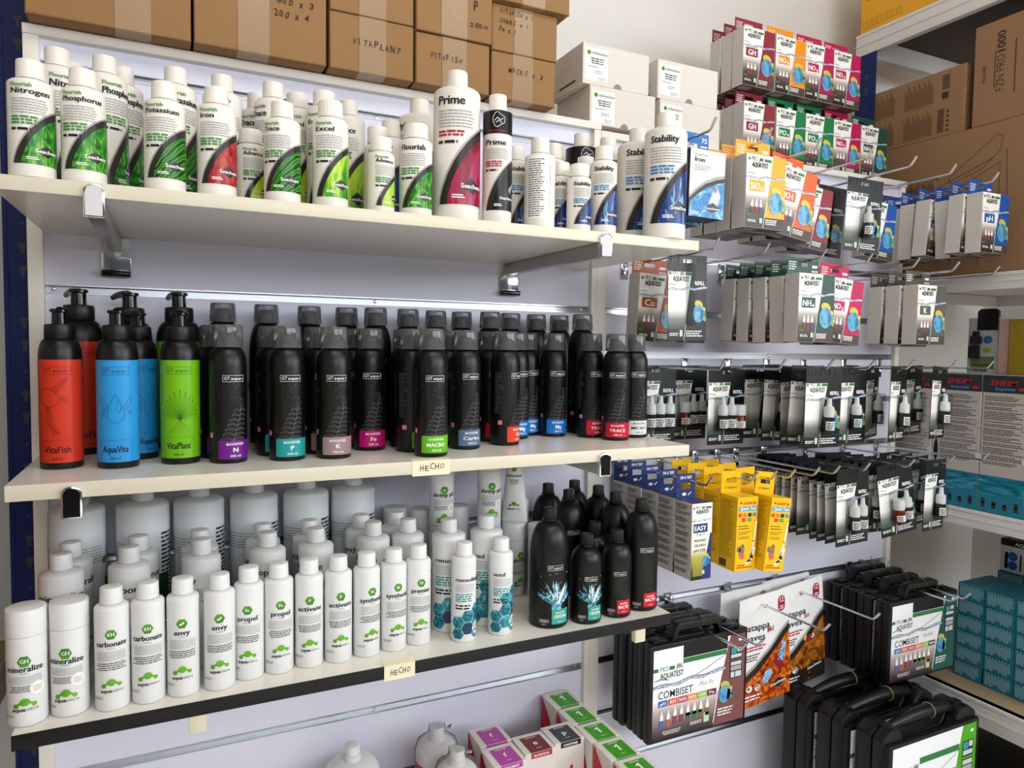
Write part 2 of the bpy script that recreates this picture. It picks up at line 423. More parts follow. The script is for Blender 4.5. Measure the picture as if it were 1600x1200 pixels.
for bx, wd in ((0.205, 'left'), (0.930, 'right')):
    t = thing('shelf_bracket', (bx, 0, -0.55))
    m = MB(); m.box(-0.009, 0.009, -0.30, -0.002, 0.035, 0.0568, M('grey_bracket', 'a8a6a3'), 0.001); m.build('arm', t)
    m = MB(); m.box(-0.011, 0.011, -0.312, -0.300, 0.022, 0.0568, M('cream_cap', 'e9e2c4', 0.5), 0.001); m.build('end_cap', t)
    m = MB(); m.box(-0.021, 0.021, -0.004, -0.0015, -0.010, 0.0568, CHROME, 0.0008); m.build('wall_plate', t)
    tag(t, 'bracket with cream end cap under the %s end of the black-edged shelf' % wd, 'bracket')
b = MB(); b.box(0.003, 0.990, -0.20, -0.0015, -0.936, -0.916, SHELFW, 0.001)
tag(b.build('low_shelf'), 'white shelf under the red-sided boxes at the bottom of the left panel', 'shelf')
b = MB(); b.box(1.05, 1.98, -0.52, -0.015, -1.22, -1.19, SHELFW, 0.001); b.box(1.06, 1.97, -0.50, -0.03, -1.399, -1.22, FRAME)
tag(b.build('base_deck'), 'white base deck under the large black cases at the foot of the right panel', 'shelf')

# ------------------------------------------------------------------ bottles
def bprof(R, Hs, rs, rn, zn, foot=0.0016, n=7):
    p = [(0, 0), (R-foot*1.5, 0), (R-foot*.4, foot*.4), (R, foot*1.5), (R, Hs-rs)]
    for i in range(1, n+1):
        a = pi/2*i/n; p.append((rn+(R-rn)*cos(a), Hs-rs+rs*sin(a)))
    p += [(rn, zn), (0, zn)]
    return p
def cap_prof(r, z0, z1, taper=0.97, e=0.0012):
    return [(0, z0), (r, z0), (r, z0+0.001), (r*taper, z1-e), (r*taper-e*.35, z1-e*.3), (r*taper-e, z1), (0, z1)]
PH_GREEN = MN('leaf_green_print', [(0.25, '08300b'), (0.42, '175f17'), (0.55, '2f8f22'), (0.68, '86b838'), (0.8, '1f7020')], 60, 5, 2.6, (1.5, 1.5, 0.7), 0.6)
PH_GREEN2 = MN('fern_green_print', [(0.3, '0c3d10'), (0.45, '2f8f1e'), (0.6, '6fbf2a'), (0.75, '1c6a18')], 38, 5, 3.5, (1, 1, 1.5), -0.5, wave=True)
PH_LIME = MN('lime_leaf_print', [(0.3, '1d5a14'), (0.45, '4f9f1e'), (0.6, 'b7d63a'), (0.75, '62a823')], 26, 3, 1.4, (2.2, 2.2, 0.5), 0.35)
PH_RED = MN('red_leaf_print', [(0.25, '3c0810'), (0.42, '861022'), (0.55, 'a81f34'), (0.68, 'bb5a30'), (0.8, '6d0c1c')], 55, 4, 2.2, (1.6, 1.6, 0.6), 0.6)
PH_CRIM = MN('crimson_petal_print', [(0.25, '2a0512'), (0.4, '7c0f2c'), (0.52, 'b3264a'), (0.62, '8e3a66'), (0.78, 'c01730')], 18, 3, 1.8, (1.5, 1.5, 0.7), 0.4)
PH_BLUE = MN('blue_ice_print', [(0.25, '06102e'), (0.42, '14479a'), (0.56, '1a2440'), (0.66, '7fb4e6'), (0.8, '2b66c4')], 26, 4, 2.6, (2.0, 2.0, 0.5), 0.3)
PH_BULL = MN('black_white_print', [(0.35, '080808'), (0.55, '0e0e0f'), (0.63, 'd8d4d0'), (0.66, 'c3303a'), (0.72, '0a0a0a')], 22, 2, 0.6)
SWO = M('swoosh_dark_ink', '2a2523', 0.3); SWG = M('swoosh_grey_ink', 'a5a09a', 0.35)
SW = [(-.80, .0), (-.74, .05), (-.62, .115), (-.40, .20), (-.16, .275), (.08, .335), (.34, .39), (.60, .435), (.95, .48), (1.4, .515), (2.1, .535)]
def seachem(kind, title, photo, sub=None, R=0.0235, H=0.134, rc=0.0148, hc=0.021, ribs=0.0, ink=INKG, th=0.0060, tw=None, rs=0.006, band=0, back=False, slog=3):
    def make():
        t = thing('bottle'); k = R/0.0235
        hb = H-hc-0.0015; zb = 0.0145*(hb/0.112); ht = hb-rs-zb
        m = MB(); m.lathe(bprof(R, hb, rs, rc*0.86, H-hc+0.002), WHITE, 40); m.build('bottle_body', t)
        m = MB(); m.lathe(cap_prof(rc, H-hc, H), WHITE, 64 if ribs else 32, ribs=ribs); m.build('cap', t)
        a = Art(); Y = lambda v: zb+v*ht*1.02
        if band:
            z0 = zb+ht*0.80
            a.rect(-2.6*R, z0, 2.6*R, zb+ht*1.04, M('black_label', '0d0c0d', 0.3)); a.up()
            cx = 0.05*R; cz = z0+ht*.145
            a.line([(cx+R*.42*cos(q), cz+ht*.07*sin(q)*(1+.25*cos(3*q))) for q in [2*pi*i/14 for i in range(15)]], .0007, INKW)
            a.line([(cx-R*.3, cz-.002), (cx-R*.1, cz+.003), (cx+R*.1, cz-.001), (cx+R*.3, cz+.002)], .0008, INKW)
            a.line([(cx-R*.2, cz-.005), (cx, cz-.001), (cx+R*.2, cz-.005)], .0008, INKW)
            a.text('Special Edition', 0, z0+.003, .0028, INKR, .01, w=R*1.3, al='c')
            ht2 = ht*0.78
        else: ht2 = ht
        Y = lambda v: zb+v*ht2*1.02
        if back:
            a.rect(-.9*R, Y(.02), .85*R, Y(.98), PAPERW); a.up()
            a.rows(-.8*R, .35*R, Y(.96), Y(.05), 26, INK, 0.42, 0.3, seed=4)
            a.text(back, .75*R, Y(.1), .0022, INKR, .01, w=Y(.85)-Y(.1), rot=pi/2)
            a.emit(m := MB(), on_cyl(R), 0.004); m.build('label', t); return t
        pts = [(u*R, zb+v*ht2*1.36) for u, v in SW]
        a.poly([(pts[0][0]-.05*R, zb)]+[(x-.06*R, y+.0012*k) for x, y in pts]+[(2.1*R, zb)], SWG); a.up()
        a.poly([(pts[0][0]+.03*R, zb)]+[(x+.01*R, y) for x, y in pts]+[(2.1*R, zb)], SWO); a.up()
        q = [(-.42, .0), (-.38, .06), (-.26, .13), (-.05, .21), (.2, .285), (.46, .345), (.8, .40), (1.2, .44), (2.1, .475)]
        a.poly([(u*R, zb+v*ht2*1.36) for u, v in q]+[(2.1*R, zb)], photo); a.up()
        a.poly([(.18*R, Y(.16)), (.62*R, Y(.235)), (1.1*R, Y(.17)), (.7*R, Y(.09))], SWO); a.up()
        a.text('Seachem', .16*R, Y(.145), .0042*k, INKW, .02, w=1.05*R)
        a.rect(-.22*R, Y(.075), .25*R, Y(.085), INKW); a.rect(-.22*R, Y(.055), .32*R, Y(.065), INKW)
        x0 = -.86*R; y = Y(.93)
        if sub: a.text(sub, x0, Y(.915), .0045*k, INKG, .020, w=.92*R); y = Y(.84)
        else: y = Y(.86)
        a.text(title, x0, y-.0005, th*k, INK, .028, w=(tw or 1.68)*R, sh=0.06)
        a.rows(x0, .75*R, y-.004*k, y-.022*k, 6, GREYL, .35, .08, seed=2)
        a.rows(x0, .55*R, y-.024*k, y-.024*k-.0034*k*slog, slog, ink, .6, .3, seed=5)
        a.rows(x0, .1*R, y-.026*k-.0034*k*slog, y-.031*k-.0034*k*slog, 1 if slog < 4 else 2, INK, .55, .3, seed=7)
        m = MB(); a.emit(m, on_cyl(R), 0.004); m.build('label', t)
        return t
    return kind, make
def vdir(x, y): return atan2(x-CX, y-CY)          # bearing from where the picture is taken
def put(kb, x, y, z, face, label, group=None, sz=1.0, cat='bottle'):
    """stand a bottle on a shelf; face = how far its label is turned, in degrees"""
    return place(kb[0], kb[1], x, y, z, radians(face)-vdir(x, y), label, cat, group, sz)
NIT = seachem('fn', 'Nitrogen', PH_GREEN, 'Flourish'); PHO = seachem('fp', 'Phosphorus', PH_GREEN, 'Flourish', tw=1.85)
POT = seachem('fk', 'Potassium', PH_GREEN2, 'Flourish', tw=1.7); IRO = seachem('fi', 'Iron', PH_RED, 'Flourish', tw=.75, H=.139)
TRA = seachem('ft', 'Trace', PH_GREEN2, 'Flourish', tw=.95); EXC = seachem('fx', 'Excel', PH_LIME, 'Flourish', tw=1.05, R=.0243, H=.149, rc=.0172, hc=.022, ribs=.035)
ADV = seachem('fa', 'Advance', PH_LIME, 'Flourish', R=.0195, H=.109, rc=.0156, hc=.019, tw=1.35); FLO = seachem('fl', 'Flourish', PH_GREEN, R=.0243, H=.138, rc=.0182, hc=.021, ribs=.03, tw=1.5, th=.0075)
PRI = seachem('pr', 'Prime', PH_CRIM, R=.0358, H=.231, rc=.0162, hc=.024, rs=.011, tw=1.15, th=.0085, ink=INKR, slog=2)
PSE = seachem('ps', 'Prime', PH_BULL, R=.0226, H=.2, rc=.0140, hc=.024, rs=.008, tw=1.4, th=.0085, ink=INKR, band=1)
PBK = seachem('pbk', '', PH_CRIM, R=.0246, H=.145, rc=.0150, hc=.023, rs=.007, back='CONCENTRATED MARINE')
STS = seachem('ss', 'Stability', PH_BLUE, R=.0195, H=.108, rc=.0158, hc=.0195, tw=1.5, th=.0072, ink=INKB)
STM = seachem('sm', 'Stability', PH_BLUE, R=.0222, H=.145, rc=.0148, hc=.022, tw=1.5, th=.0075, ink=INKB)
STL = seachem('sl', 'Stability', PH_BLUE, R=.0358, H=.213, rc=.0156, hc=.024, rs=.011, tw=1.35, th=.0075, ink=INKB)
F5 = {}
for kk, tt, pp, tw in (('n', 'Nitrogen', PH_GREEN, 1.6), ('p', 'Phosphorus', PH_GREEN, 1.85), ('k', 'Potassium', PH_GREEN2, 1.7), ('i', 'Iron', PH_RED, .75), ('t', 'Trace', PH_GREEN2, .95), ('a', 'Advance', PH_LIME, 1.35)):
    F5[kk] = seachem('f5'+kk, tt, pp, 'Flourish', R=.0268, H=.2, rc=.0150, hc=.023, tw=tw, rs=.009, th=.0076)
BLK5 = seachem('p5', 'Prime', PH_BULL, R=.0290, H=.205, rc=.0148, hc=.024, rs=.009, tw=1.4, th=.008, ink=INKR, band=1)
EX5 = seachem('fx5', 'Excel', PH_LIME, 'Flourish', tw=1.05, R=.0262, H=.2, rc=.0168, hc=.022, ribs=.035, rs=.009)

TS = 'on the topmost shelf'
put(NIT, .036, -.339, Z1, -2, 'white capped bottle with green leaf label, far left at the front of the topmost shelf')
put(PHO, .0875, -.337, Z1, -8, 'white bottle with green leaf label, second from left at the front of the topmost shelf')
put(POT, .174, -.336, Z1, -8, 'white capped bottle with fern-green label just right of the left bracket on the topmost shelf')
put(IRO, .234, -.331, Z1, -2, 'white capped bottle with red leaf label at the front of the topmost shelf')
put(TRA, .315, -.329, Z1, -14, 'white capped bottle with fern-green label, fifth from left at the front of the topmost shelf')
put(EXC, .381, -.316, Z1, 0, 'white bottle with wide ribbed cap and lime leaf label, front of the topmost shelf')
put(ADV, .452, -.318, Z1, 28, 'small slim white bottle with lime label turned to the right, front of the topmost shelf')
put(FLO, .507, -.309, Z1, -4, 'short white bottle with wide ribbed cap just left of the tall crimson-label bottle')
put(PRI, .577, -.294, Z1, 2, 'tall white bottle with crimson petal label in the middle of the topmost shelf')
put(PSE, .637, -.313, Z1, 2, 'tall slim white bottle with a black band below its cap and black-and-white label, front row')
put(PBK, .713, -.311, Z1, 0, 'white bottle with only small print on its back label facing out, topmost shelf')
put(STS, .774, -.331, Z1, 26, 'small white bottle with blue label, foremost of the small blue-label ones')
put(STM, .826, -.322, Z1, 8, 'medium white bottle with blue label near the right end of the topmost shelf')
put(STL, .942, -.334, Z1, 8, 'large white bottle with blue label at the right end of the topmost shelf')
put(STL, .940, -.255, Z1, 18, 'large white bottle with blue label right behind the one at the end of the shelf', sz=.975)
put(STS, .765, -.285, Z1, 5, 'small white bottle with blue label half hidden behind the other small one', sz=1.11)
put(STM, .833, -.253, Z1, 30, 'white cap and shoulder of a bottle straight behind the medium blue-label one')
put(STM, .698, -.250, Z1, 30, 'white bottle showing a strip of label just left of the one turned backwards')
put(BLK5, .862, -.19, Z1, 20, 'white bottle with a black band under its cap, behind the medium blue-label one')
put(BLK5, .853, -.125, Z1, 20, 'white bottle with a black band, farthest back of the two near the right end', sz=.93)
put(STL, .935, -.165, Z1, 0, 'large white bottle farthest back at the right end of the topmost shelf', sz=1.0)
put(STM, .790, -.215, Z1, 40, 'plain white bottle behind and left of the black-banded pair', sz=1.18)
put(PRI, .556, -.175, Z1, -20, 'tall white bottle peeping out behind the tall crimson-label one', sz=.955)
put(F5['n'], .046, -.200, Z1, 30, 'taller white bottle right behind the leftmost one on the topmost shelf')
put(F5['n'], .055, -.140, Z1, 30, 'white bottle farthest back at the left end of the topmost shelf', sz=1.02)
put(F5['p'], .101, -.200, Z1, 42, 'taller white bottle showing a barcode strip, behind the second front bottle')
put(F5['p'], .119, -.145, Z1, 34, 'white bottle farthest back behind the second front bottle of the topmost shelf', sz=1.035)
put(F5['k'], .188, -.200, Z1, 24, 'taller white bottle right behind the one beside the left bracket')
put(F5['i'], .249, -.200, Z1, 20, 'taller white bottle right behind the red-label one')
put(ADV, .281, -.270, Z1, 20, 'small white bottle squeezed in just right of the red-label one')
put(F5['t'], .319, -.205, Z1, -26, 'taller white bottle right behind the fifth front bottle of the topmost shelf')
put(F5['t'], .303, -.145, Z1, -10, 'white bottle farthest back behind the fifth front bottle of the topmost shelf')
put(EX5, .362, -.150, Z1, 10, 'white ribbed-cap bottle farthest back behind the wide ribbed-cap one', sz=1.04)
put(EX5, .394, -.203, Z1, -10, 'taller white ribbed-cap bottle right behind the wide ribbed-cap one')
put(F5['a'], .443, -.152, Z1, -6, 'taller white bottle behind the small slim one with the lime label', sz=1.045)
put(ADV, .462, -.262, Z1, 10, 'slim white bottle right behind the small one with the lime label', sz=1.29)
put(STM, .500, -.200, Z1, -30, 'white bottle behind the short one with the wide ribbed cap', sz=1.19)

# black bottles of the middle shelf
LOGO_W = INKW
def gtlogo(a, cx, y, wd, mat, k=1.0):
    h = wd*.30
    a.frame(cx-wd/2, y, cx+wd/2, y+h, .0004*k, mat)
    a.text('GT', cx-wd*.44, y+h*.28, h*.52, mat, .004, w=wd*.26); a.text('aqua', cx-wd*.13, y+h*.28, h*.50, mat, .004, w=wd*.50)
    a.ell(cx+wd*.45, y+h*.5, h*.09, h*.09, mat, 8)
def plant(a, cx, y, h, wd, mat, th=.0003):
    st = [(cx-wd*.30, y), (cx-wd*.12, y+h*.35), (cx+wd*.02, y+h*.65), (cx+wd*.12, y+h)]
    a.line(st, th*1.4, mat)
    for i in range(7):
        f = .08+i*.12; px = cx-wd*.30+wd*.42*f; py = y+h*f; L = wd*(.55-.045*i)
        for s in (-1, 1):
            a.line([(px, py), (px+s*L*.4, py+h*.06), (px+s*L*.8, py+h*.055), (px+s*L, py+h*.005)], th, mat)
            a.line([(px, py), (px+s*L*.45, py+h*.025), (px+s*L, py+h*.005)], th, mat)
    for s in (-1, 1):
        a.line([(cx+wd*.12, y+h*1.15), (cx+wd*.12+s*wd*.1, y+h*1.0), (cx+wd*.12+s*wd*.07, y+h*.88), (cx+wd*.09, y+h*.82)], th, mat)
def booster(kind, name, colr, R=.0250, Hb=.1625, H=.193, dome=.028, body500=False, ink=INKW):
    def make():
        t = thing('bottle')
        m = MB(); m.lathe(bprof(R, Hb, dome, .0135, Hb+.012), BLACKP, 40); m.build('bottle_body', t)
        m = MB(); rb = .0205; z0 = Hb-.001
        m.lathe([(rb+.0006, z0), (rb+.0004, z0+.0012), (rb, z0+.002), (rb*.945, H-.004), (rb*.925, H-.0015), (rb*.88, H), (0, H)], CLEAR, 40)
        m.build('clear_cap', t)
        m = MB(); m.lathe([(.0128, Hb+.0095), (.0128, H-.012), (.011, H-.009), (0, H-.009)], BLACKG, 32); m.build('nozzle', t)
        a = Art(); lw = M('label_line_grey', '777879', .4); lab = M('label_'+kind, colr, .35)
        zt = Hb-dome-.003
        a.line([(-1.5*R, zt), (1.5*R, zt)], .0002, M('dark_grey_print', '333336', .4))
        a.rows(-1.75*R, -1.15*R, zt-.006, .055, 22, M('mid_grey_print', '4c5054', .5), .4, .5, seed=3)
        a.rect(-1.5*R, .036, -1.2*R, .043, M('pink_print', 'd9868a', .5)); 
        gtlogo(a, 0, zt-.0175, R*1.15, LOGO_W)
        r = random.Random(5)
        for i in range(16):
            a.ell(r.uniform(-.8, .55)*R, r.uniform(.088, zt-.022), .0005, .0005, lw, 6)
        plant(a, .30*R, .029, .055, R*1.25, lw)
        a.rrect(-.85*R, .0065, 1.30*R, .0325, .0022, lab); a.up()
        a.text('BOOSTER', .08*R, .0255, .0034, ink, .022, w=.96*R, al='c')
        a.text(name, .08*R, .0162, .0062 if len(name) < 3 else .0054, ink, .024, al='c', w=None if len(name) < 3 else min(1.25, .24*len(name))*R, sx=1.15)
        a.text('200 ml', .08*R, .0094, .0030, ink, .012, w=.60*R, al='c')
        m = MB(); a.emit(m, on_cyl(R), .004); m.build('label', t)
        return t
    return kind, make
BN = booster('bn', 'N', '6d1a86'); BP = booster('bp', 'P', '1f9a98'); BK = booster('bk', 'K', '9d8285'); BFE = booster('bfe', 'Fe', 'b8126e')
BMA = booster('bma', 'MACRO', '62b516'); BCA = booster('bcarb', 'Carbo', '5b6f8f'); BCX = booster('bca', 'Ca', 'd9401f'); BMG = booster('bmg', 'Mg', '1473c8')
BTR = booster('btr', 'TRACE', 'c8102e'); BWH = booster('bwh', 'MICRO', 'e6e4e0', ink=INK)
MS = 'on the middle shelf'
put(BN, .250, -.259, Z2, 17, 'black bottle with clear cap and purple label block on the middle shelf')
put(BP, .329, -.266, Z2, 12, 'black bottle with clear cap and teal label block on the middle shelf')
put(BK, .395, -.271, Z2, 10, 'black bottle with clear cap and dusty-pink label block on the middle shelf')
put(BFE, .464, -.211, Z2, 10, 'black bottle with clear cap and magenta label block on the middle shelf')
put(BMA, .535, -.306, Z2, 15, 'black bottle with clear cap and lime label block at the shelf edge')
put(BCA, .612, -.252, Z2, 25, 'black bottle with clear cap and slate-blue label block on the middle shelf')
put(BCX, .693, -.234, Z2, 58, 'black bottle with orange label block turned mostly to the right')
put(BMG, .828, -.159, Z2, 22, 'black bottle with clear cap and bright blue label block, foremost of the blue ones')
put(BTR, .911, -.246, Z2, 6, 'black clear-capped bottle with red label block, foremost of the red ones')
put(BTR, .888, -.196, Z2, 34, 'black bottle with red label block half hidden behind the other small red-label one')
put(BWH, .966, -.224, Z2, 24, 'black bottle with white label block at the right end of the middle shelf')
for kb, x, y, f, l in ((BN, .237, -.206, 18, 'first bottle behind the purple-label one'), (BN, .236, -.153, 18, 'second bottle behind the purple-label one'),
        (BP, .317, -.212, 20, 'first bottle behind the teal-label one'), (BP, .320, -.157, 20, 'second bottle behind the teal-label one'),
        (BK, .384, -.217, 20, 'first bottle behind the dusty-pink-label one'), (BK, .390, -.162, 20, 'second bottle behind the dusty-pink-label one'),
        (BFE, .452, -.156, 20, 'bottle behind the magenta-label one'),
        (BMA, .522, -.250, 50, 'first bottle behind the lime-label one'), (BMA, .527, -.195, 60, 'second bottle behind the lime-label one'), (BMA, .560, -.150, 50, 'third bottle behind the lime-label one'),
        (BCA, .607, -.196, 30, 'first bottle behind the slate-blue-label one'), (BCA, .618, -.140, 30, 'second bottle behind the slate-blue-label one'),
        (BTR, .690, -.178, 30, 'first bottle behind the orange-label one'), (BTR, .672, -.118, 30, 'second bottle behind the orange-label one'),
        (BMG, .787, -.128, 30, 'bottle behind and left of the bright blue-label one'), (BMG, .745, -.166, 30, 'bottle between the orange-label and bright blue-label ones')):
    put(kb, x, y, Z2, f, 'black clear-capped bottle, '+l)
def booster500(kind, colr):
    return booster(kind, ' ', colr, .0272, .202, .232, .046)
B5 = booster500('b5', '30343a'); B5R = booster500('b5r', 'c8102e')
for i, (x, y, l) in enumerate(((.255, -.074, 'behind the purple-label bottle'), (.323, -.072, 'behind the teal-label bottle'), (.394, -.070, 'behind the dusty-pink-label bottle'),
        (.460, -.062, 'behind the magenta-label bottle'), (.503, -.098, 'just right of the magenta-label bottle'), (.566, -.085, 'left of the lime-label bottle'),
        (.625, -.068, 'right of the lime-label bottle'), (.681, -.058, 'behind the slate-blue-label bottle'), (.724, -.096, 'behind the orange-label bottle'),
        (.778, -.072, 'between the orange and blue labels'), (.840, -.062, 'behind the blue-label bottle'), (.897, -.055, 'behind and left of the big front one'))):
    put(B5, x, y, Z2, 8, 'tall black bottle at the back, middle shelf, '+l)
put(B5R, .905, -.133, Z2, 40, 'tall black bottle with red label edge standing behind the small red-label ones')

def pump(kind, name, colr, art, R=.0250, s=1.0):
    def make():
        t = thing('pump_bottle')
        m = MB(); m.lathe(bprof(R, .170*s, .024*s, .0165*s, .173*s), BLACKP, 44); m.build('bottle_body', t)
        col = M('label_'+kind[:4]+'c', colr, .3)
        a = Art(); a.rect(-3.05*R, .009*s, 3.05*R, .143*s, col); a.up()
        ink = M('line_ink_'+kind[:4], {'o': '5a1408', 'b': '123b5a', 'g': '2a5a0a'}[kind[1]], .4)
        gtlogo(a, 0, .124*s, R*1.30, ink, 1.3); art(a, R, s, ink)
        a.line([(-.8*R, .0095*s), (-.8*R, .038*s), (.7*R, .038*s), (.8*R, .036*s), (.8*R, .0095*s)], .0003, ink)
        a.text(name, -.05*R, .022*s, .0085*s, M('deep_ink', '161616', .4), .014, w=1.25*R, al='c')
        a.text('200 ml' if s == 1 else '500 ml', -.05*R, .0125*s, .0034*s, M('deep_ink', '161616'), .008, w=.5*R, al='c')
        m = MB(); a.emit(m, on_cyl(R), .004); m.build('label', t)
        m = MB(); m.lathe([(.0172*s, .170*s), (.0178*s, .171*s), (.0176*s, .186*s), (.0168*s, .1885*s), (.0100*s, .1895*s), (0, .1895*s)], BLACKC, 72, ribs=.02); m.build('pump_collar', t)
        m = MB(); m.lathe([(.0090*s, .189*s), (.0086*s, .204*s), (.0112*s, .2052*s), (.0112*s, .2078*s), (.010*s, .2088*s), (0, .209*s)], BLACKG, 28)
        m.tube([(0, .004*s, .2065*s), (0, .018*s, .2070*s), (0, .030*s, .2060*s), (0, .040*s, .2030*s)], [.0058*s, .0050*s, .0042*s, .0036*s], BLACKG, 12)
        m.build('pump_head', t)
        return t
    return kind, make
def art_fish(a, R, s, k):
    T = .00035
    a.line([(-.95*R, .098), (-.80*R, .105), (-.55*R, .1065), (-.20*R, .103), (.15*R, .094), (.02*R, .087), (-.25*R, .081), (-.6*R, .083), (-.85*R, .089), (-.95*R, .098)], T*1.4, k)
    for i in range(6): a.line([(-.30*R+.05*i*R, .1045-.001*i), (.25*R+.07*R*i, .118+.0012*i-.003*(i % 2))], T, k)
    for i in range(5): a.line([(.15*R, .094-.0006*i), (.62*R, .098-.0042*i)], T, k)
    for i in range(6): a.line([(-.55*R+.04*R*i, .082), (-.5*R+.09*i*R, .062-.0028*i), (-.15*R+.06*i*R, .044+.001*i)], T, k)
    a.ell(-.75*R, .0985, .0010, .0010, k, 8)
def art_drop(a, R, s, k):
    T = .0005*s
    a.line([(.0, .098*s), (-.28*R, .085*s), (-.42*R, .075*s), (-.36*R, .066*s), (-.15*R, .061*s), (.15*R, .061*s), (.38*R, .067*s), (.40*R, .076*s), (.22*R, .088*s), (.0, .098*s)], T, k)
    a.line([(.08*R, .090*s), (.02*R, .079*s), (.14*R, .074*s), (.24*R, .079*s), (.18*R, .086*s), (.08*R, .090*s)], T, k)
    for sx in (-1, 1):
        a.line([(sx*.35*R, .080*s), (sx*.62*R, .092*s), (sx*.78*R, .095*s), (sx*.72*R, .085*s), (sx*.42*R, .077*s)], T, k)
    a.line([(.55*R, .074*s), (.70*R, .077*s), (.72*R, .072*s), (.55*R, .074*s)], T, k); a.line([(-.75*R, .07*s), (-.6*R, .079*s), (-.55*R, .07*s), (-.75*R, .07*s)], T, k)
def art_leaf(a, R, s, k):
    T = .0003*s; r = random.Random(2)
    for i in range(13):
        an = radians(-75+12.5*i); L = (.040-.013*abs(sin(an)))*s; cx, cy = .05*R, .062*s
        dx, dy = sin(an), max(.12, cos(an)); ex, ey = cx+dx*L*.95, cy+dy*L*1.05
        nx, ny = dy*.0030*s, -dx*.0030*s
        a.line([(cx, cy), (cx+dx*L*.5+nx, cy+dy*L*.55+ny), (ex, ey), (cx+dx*L*.5-nx, cy+dy*L*.55-ny), (cx, cy), (ex, ey)], T, k)
    for i in range(7): a.line([(.05*R, .062*s), (.05*R+(i-3)*.13*R, .049*s+.002*(i % 2)), (.05*R+(i-3)*.16*R, .043*s)], T, k)
PO = pump('po', 'VitaFish', 'c8351b', art_fish); PB = pump('pb', 'AquaVita', '2a93d6', art_drop); PG = pump('pg', 'VitaPlant', '6fb412', art_leaf)
PO5 = pump('po5', 'VitaFish', 'c8351b', lambda *q: None, .0310, 1.165); PB5 = pump('pb5', 'AquaVita', '2a93d6', art_drop, .0310, 1.16); PG5 = pump('pg5', 'VitaPlant', '6fb412', lambda *q: None, .0330, 1.175)
for kb, x, y, f, l in ((PO, .046, -.230, -10, 'black pump bottle with orange label at the left front of the middle shelf'), (PB, .113, -.250, -6, 'black pump bottle with sky-blue label at the front of the middle shelf'),
        (PG, .189, -.242, -4, 'black pump bottle with lime-green label at the front of the middle shelf'), (PO5, .055, -.100, 20, 'larger black pump bottle with orange label behind the front orange one'),
        (PB5, .121, -.085, 30, 'larger black pump bottle with blue label at the back of the shelf'), (PG5, .190, -.085, 20, 'larger black pump bottle with green label behind the front green one'),
        (PB, .135, -.178, 40, 'small black pump bottle with blue label half hidden behind the front blue one')):
    put(kb, x, y, Z2, f, l, cat='pump bottle')

# white bottles of the lowest shelf
GREEN_HEX = MN('green_badge', [(0.3, '2f7d1c'), (0.7, '7cc024')], 30, 1, 0)
GREEN_MOL = MN('green_molecule', [(0.3, '4d9a16'), (0.7, '8fd02c')], 40, 1, 0)
TEALP = MN('teal_water_print', [(0.3, '0d3550'), (0.45, '15707f'), (0.6, '3aa9b4'), (0.75, 'a6dbe0')], 45, 3, 2.4)
NAVYP = M('navy_print', '1d3a5e', .35)
def hexa(a, cx, cy, r, mat): return a.poly([(cx+r*cos(radians(60*i)), cy+r*sin(radians(60*i))) for i in range(6)], mat)
def molecule(a, cx, cy, k):
    a.ell(cx, cy+.0018*k, .0044*k, .0040*k, GREEN_MOL); a.ell(cx-.0078*k, cy-.0018*k, .0026*k, .0025*k, GREEN_MOL, 12); a.ell(cx+.0078*k, cy-.0012*k, .0024*k, .0023*k, GREEN_MOL, 12)
    a.line([(cx-.0068*k, cy-.0010*k), (cx-.003*k, cy+.0016*k)], .0022*k, GREEN_MOL); a.line([(cx+.0068*k, cy-.0006*k), (cx+.003*k, cy+.0016*k)], .0022*k, GREEN_MOL)
def brandline(a, cx, cy, k):
    a.text('aqua', cx-.0134*k, cy, .0044*k, INK, .03, w=.0134*k); a.text('vitro', cx+.0004*k, cy, .0044*k, M('mid_grey_ink', '6e6e70', .5), .0, w=.0125*k)
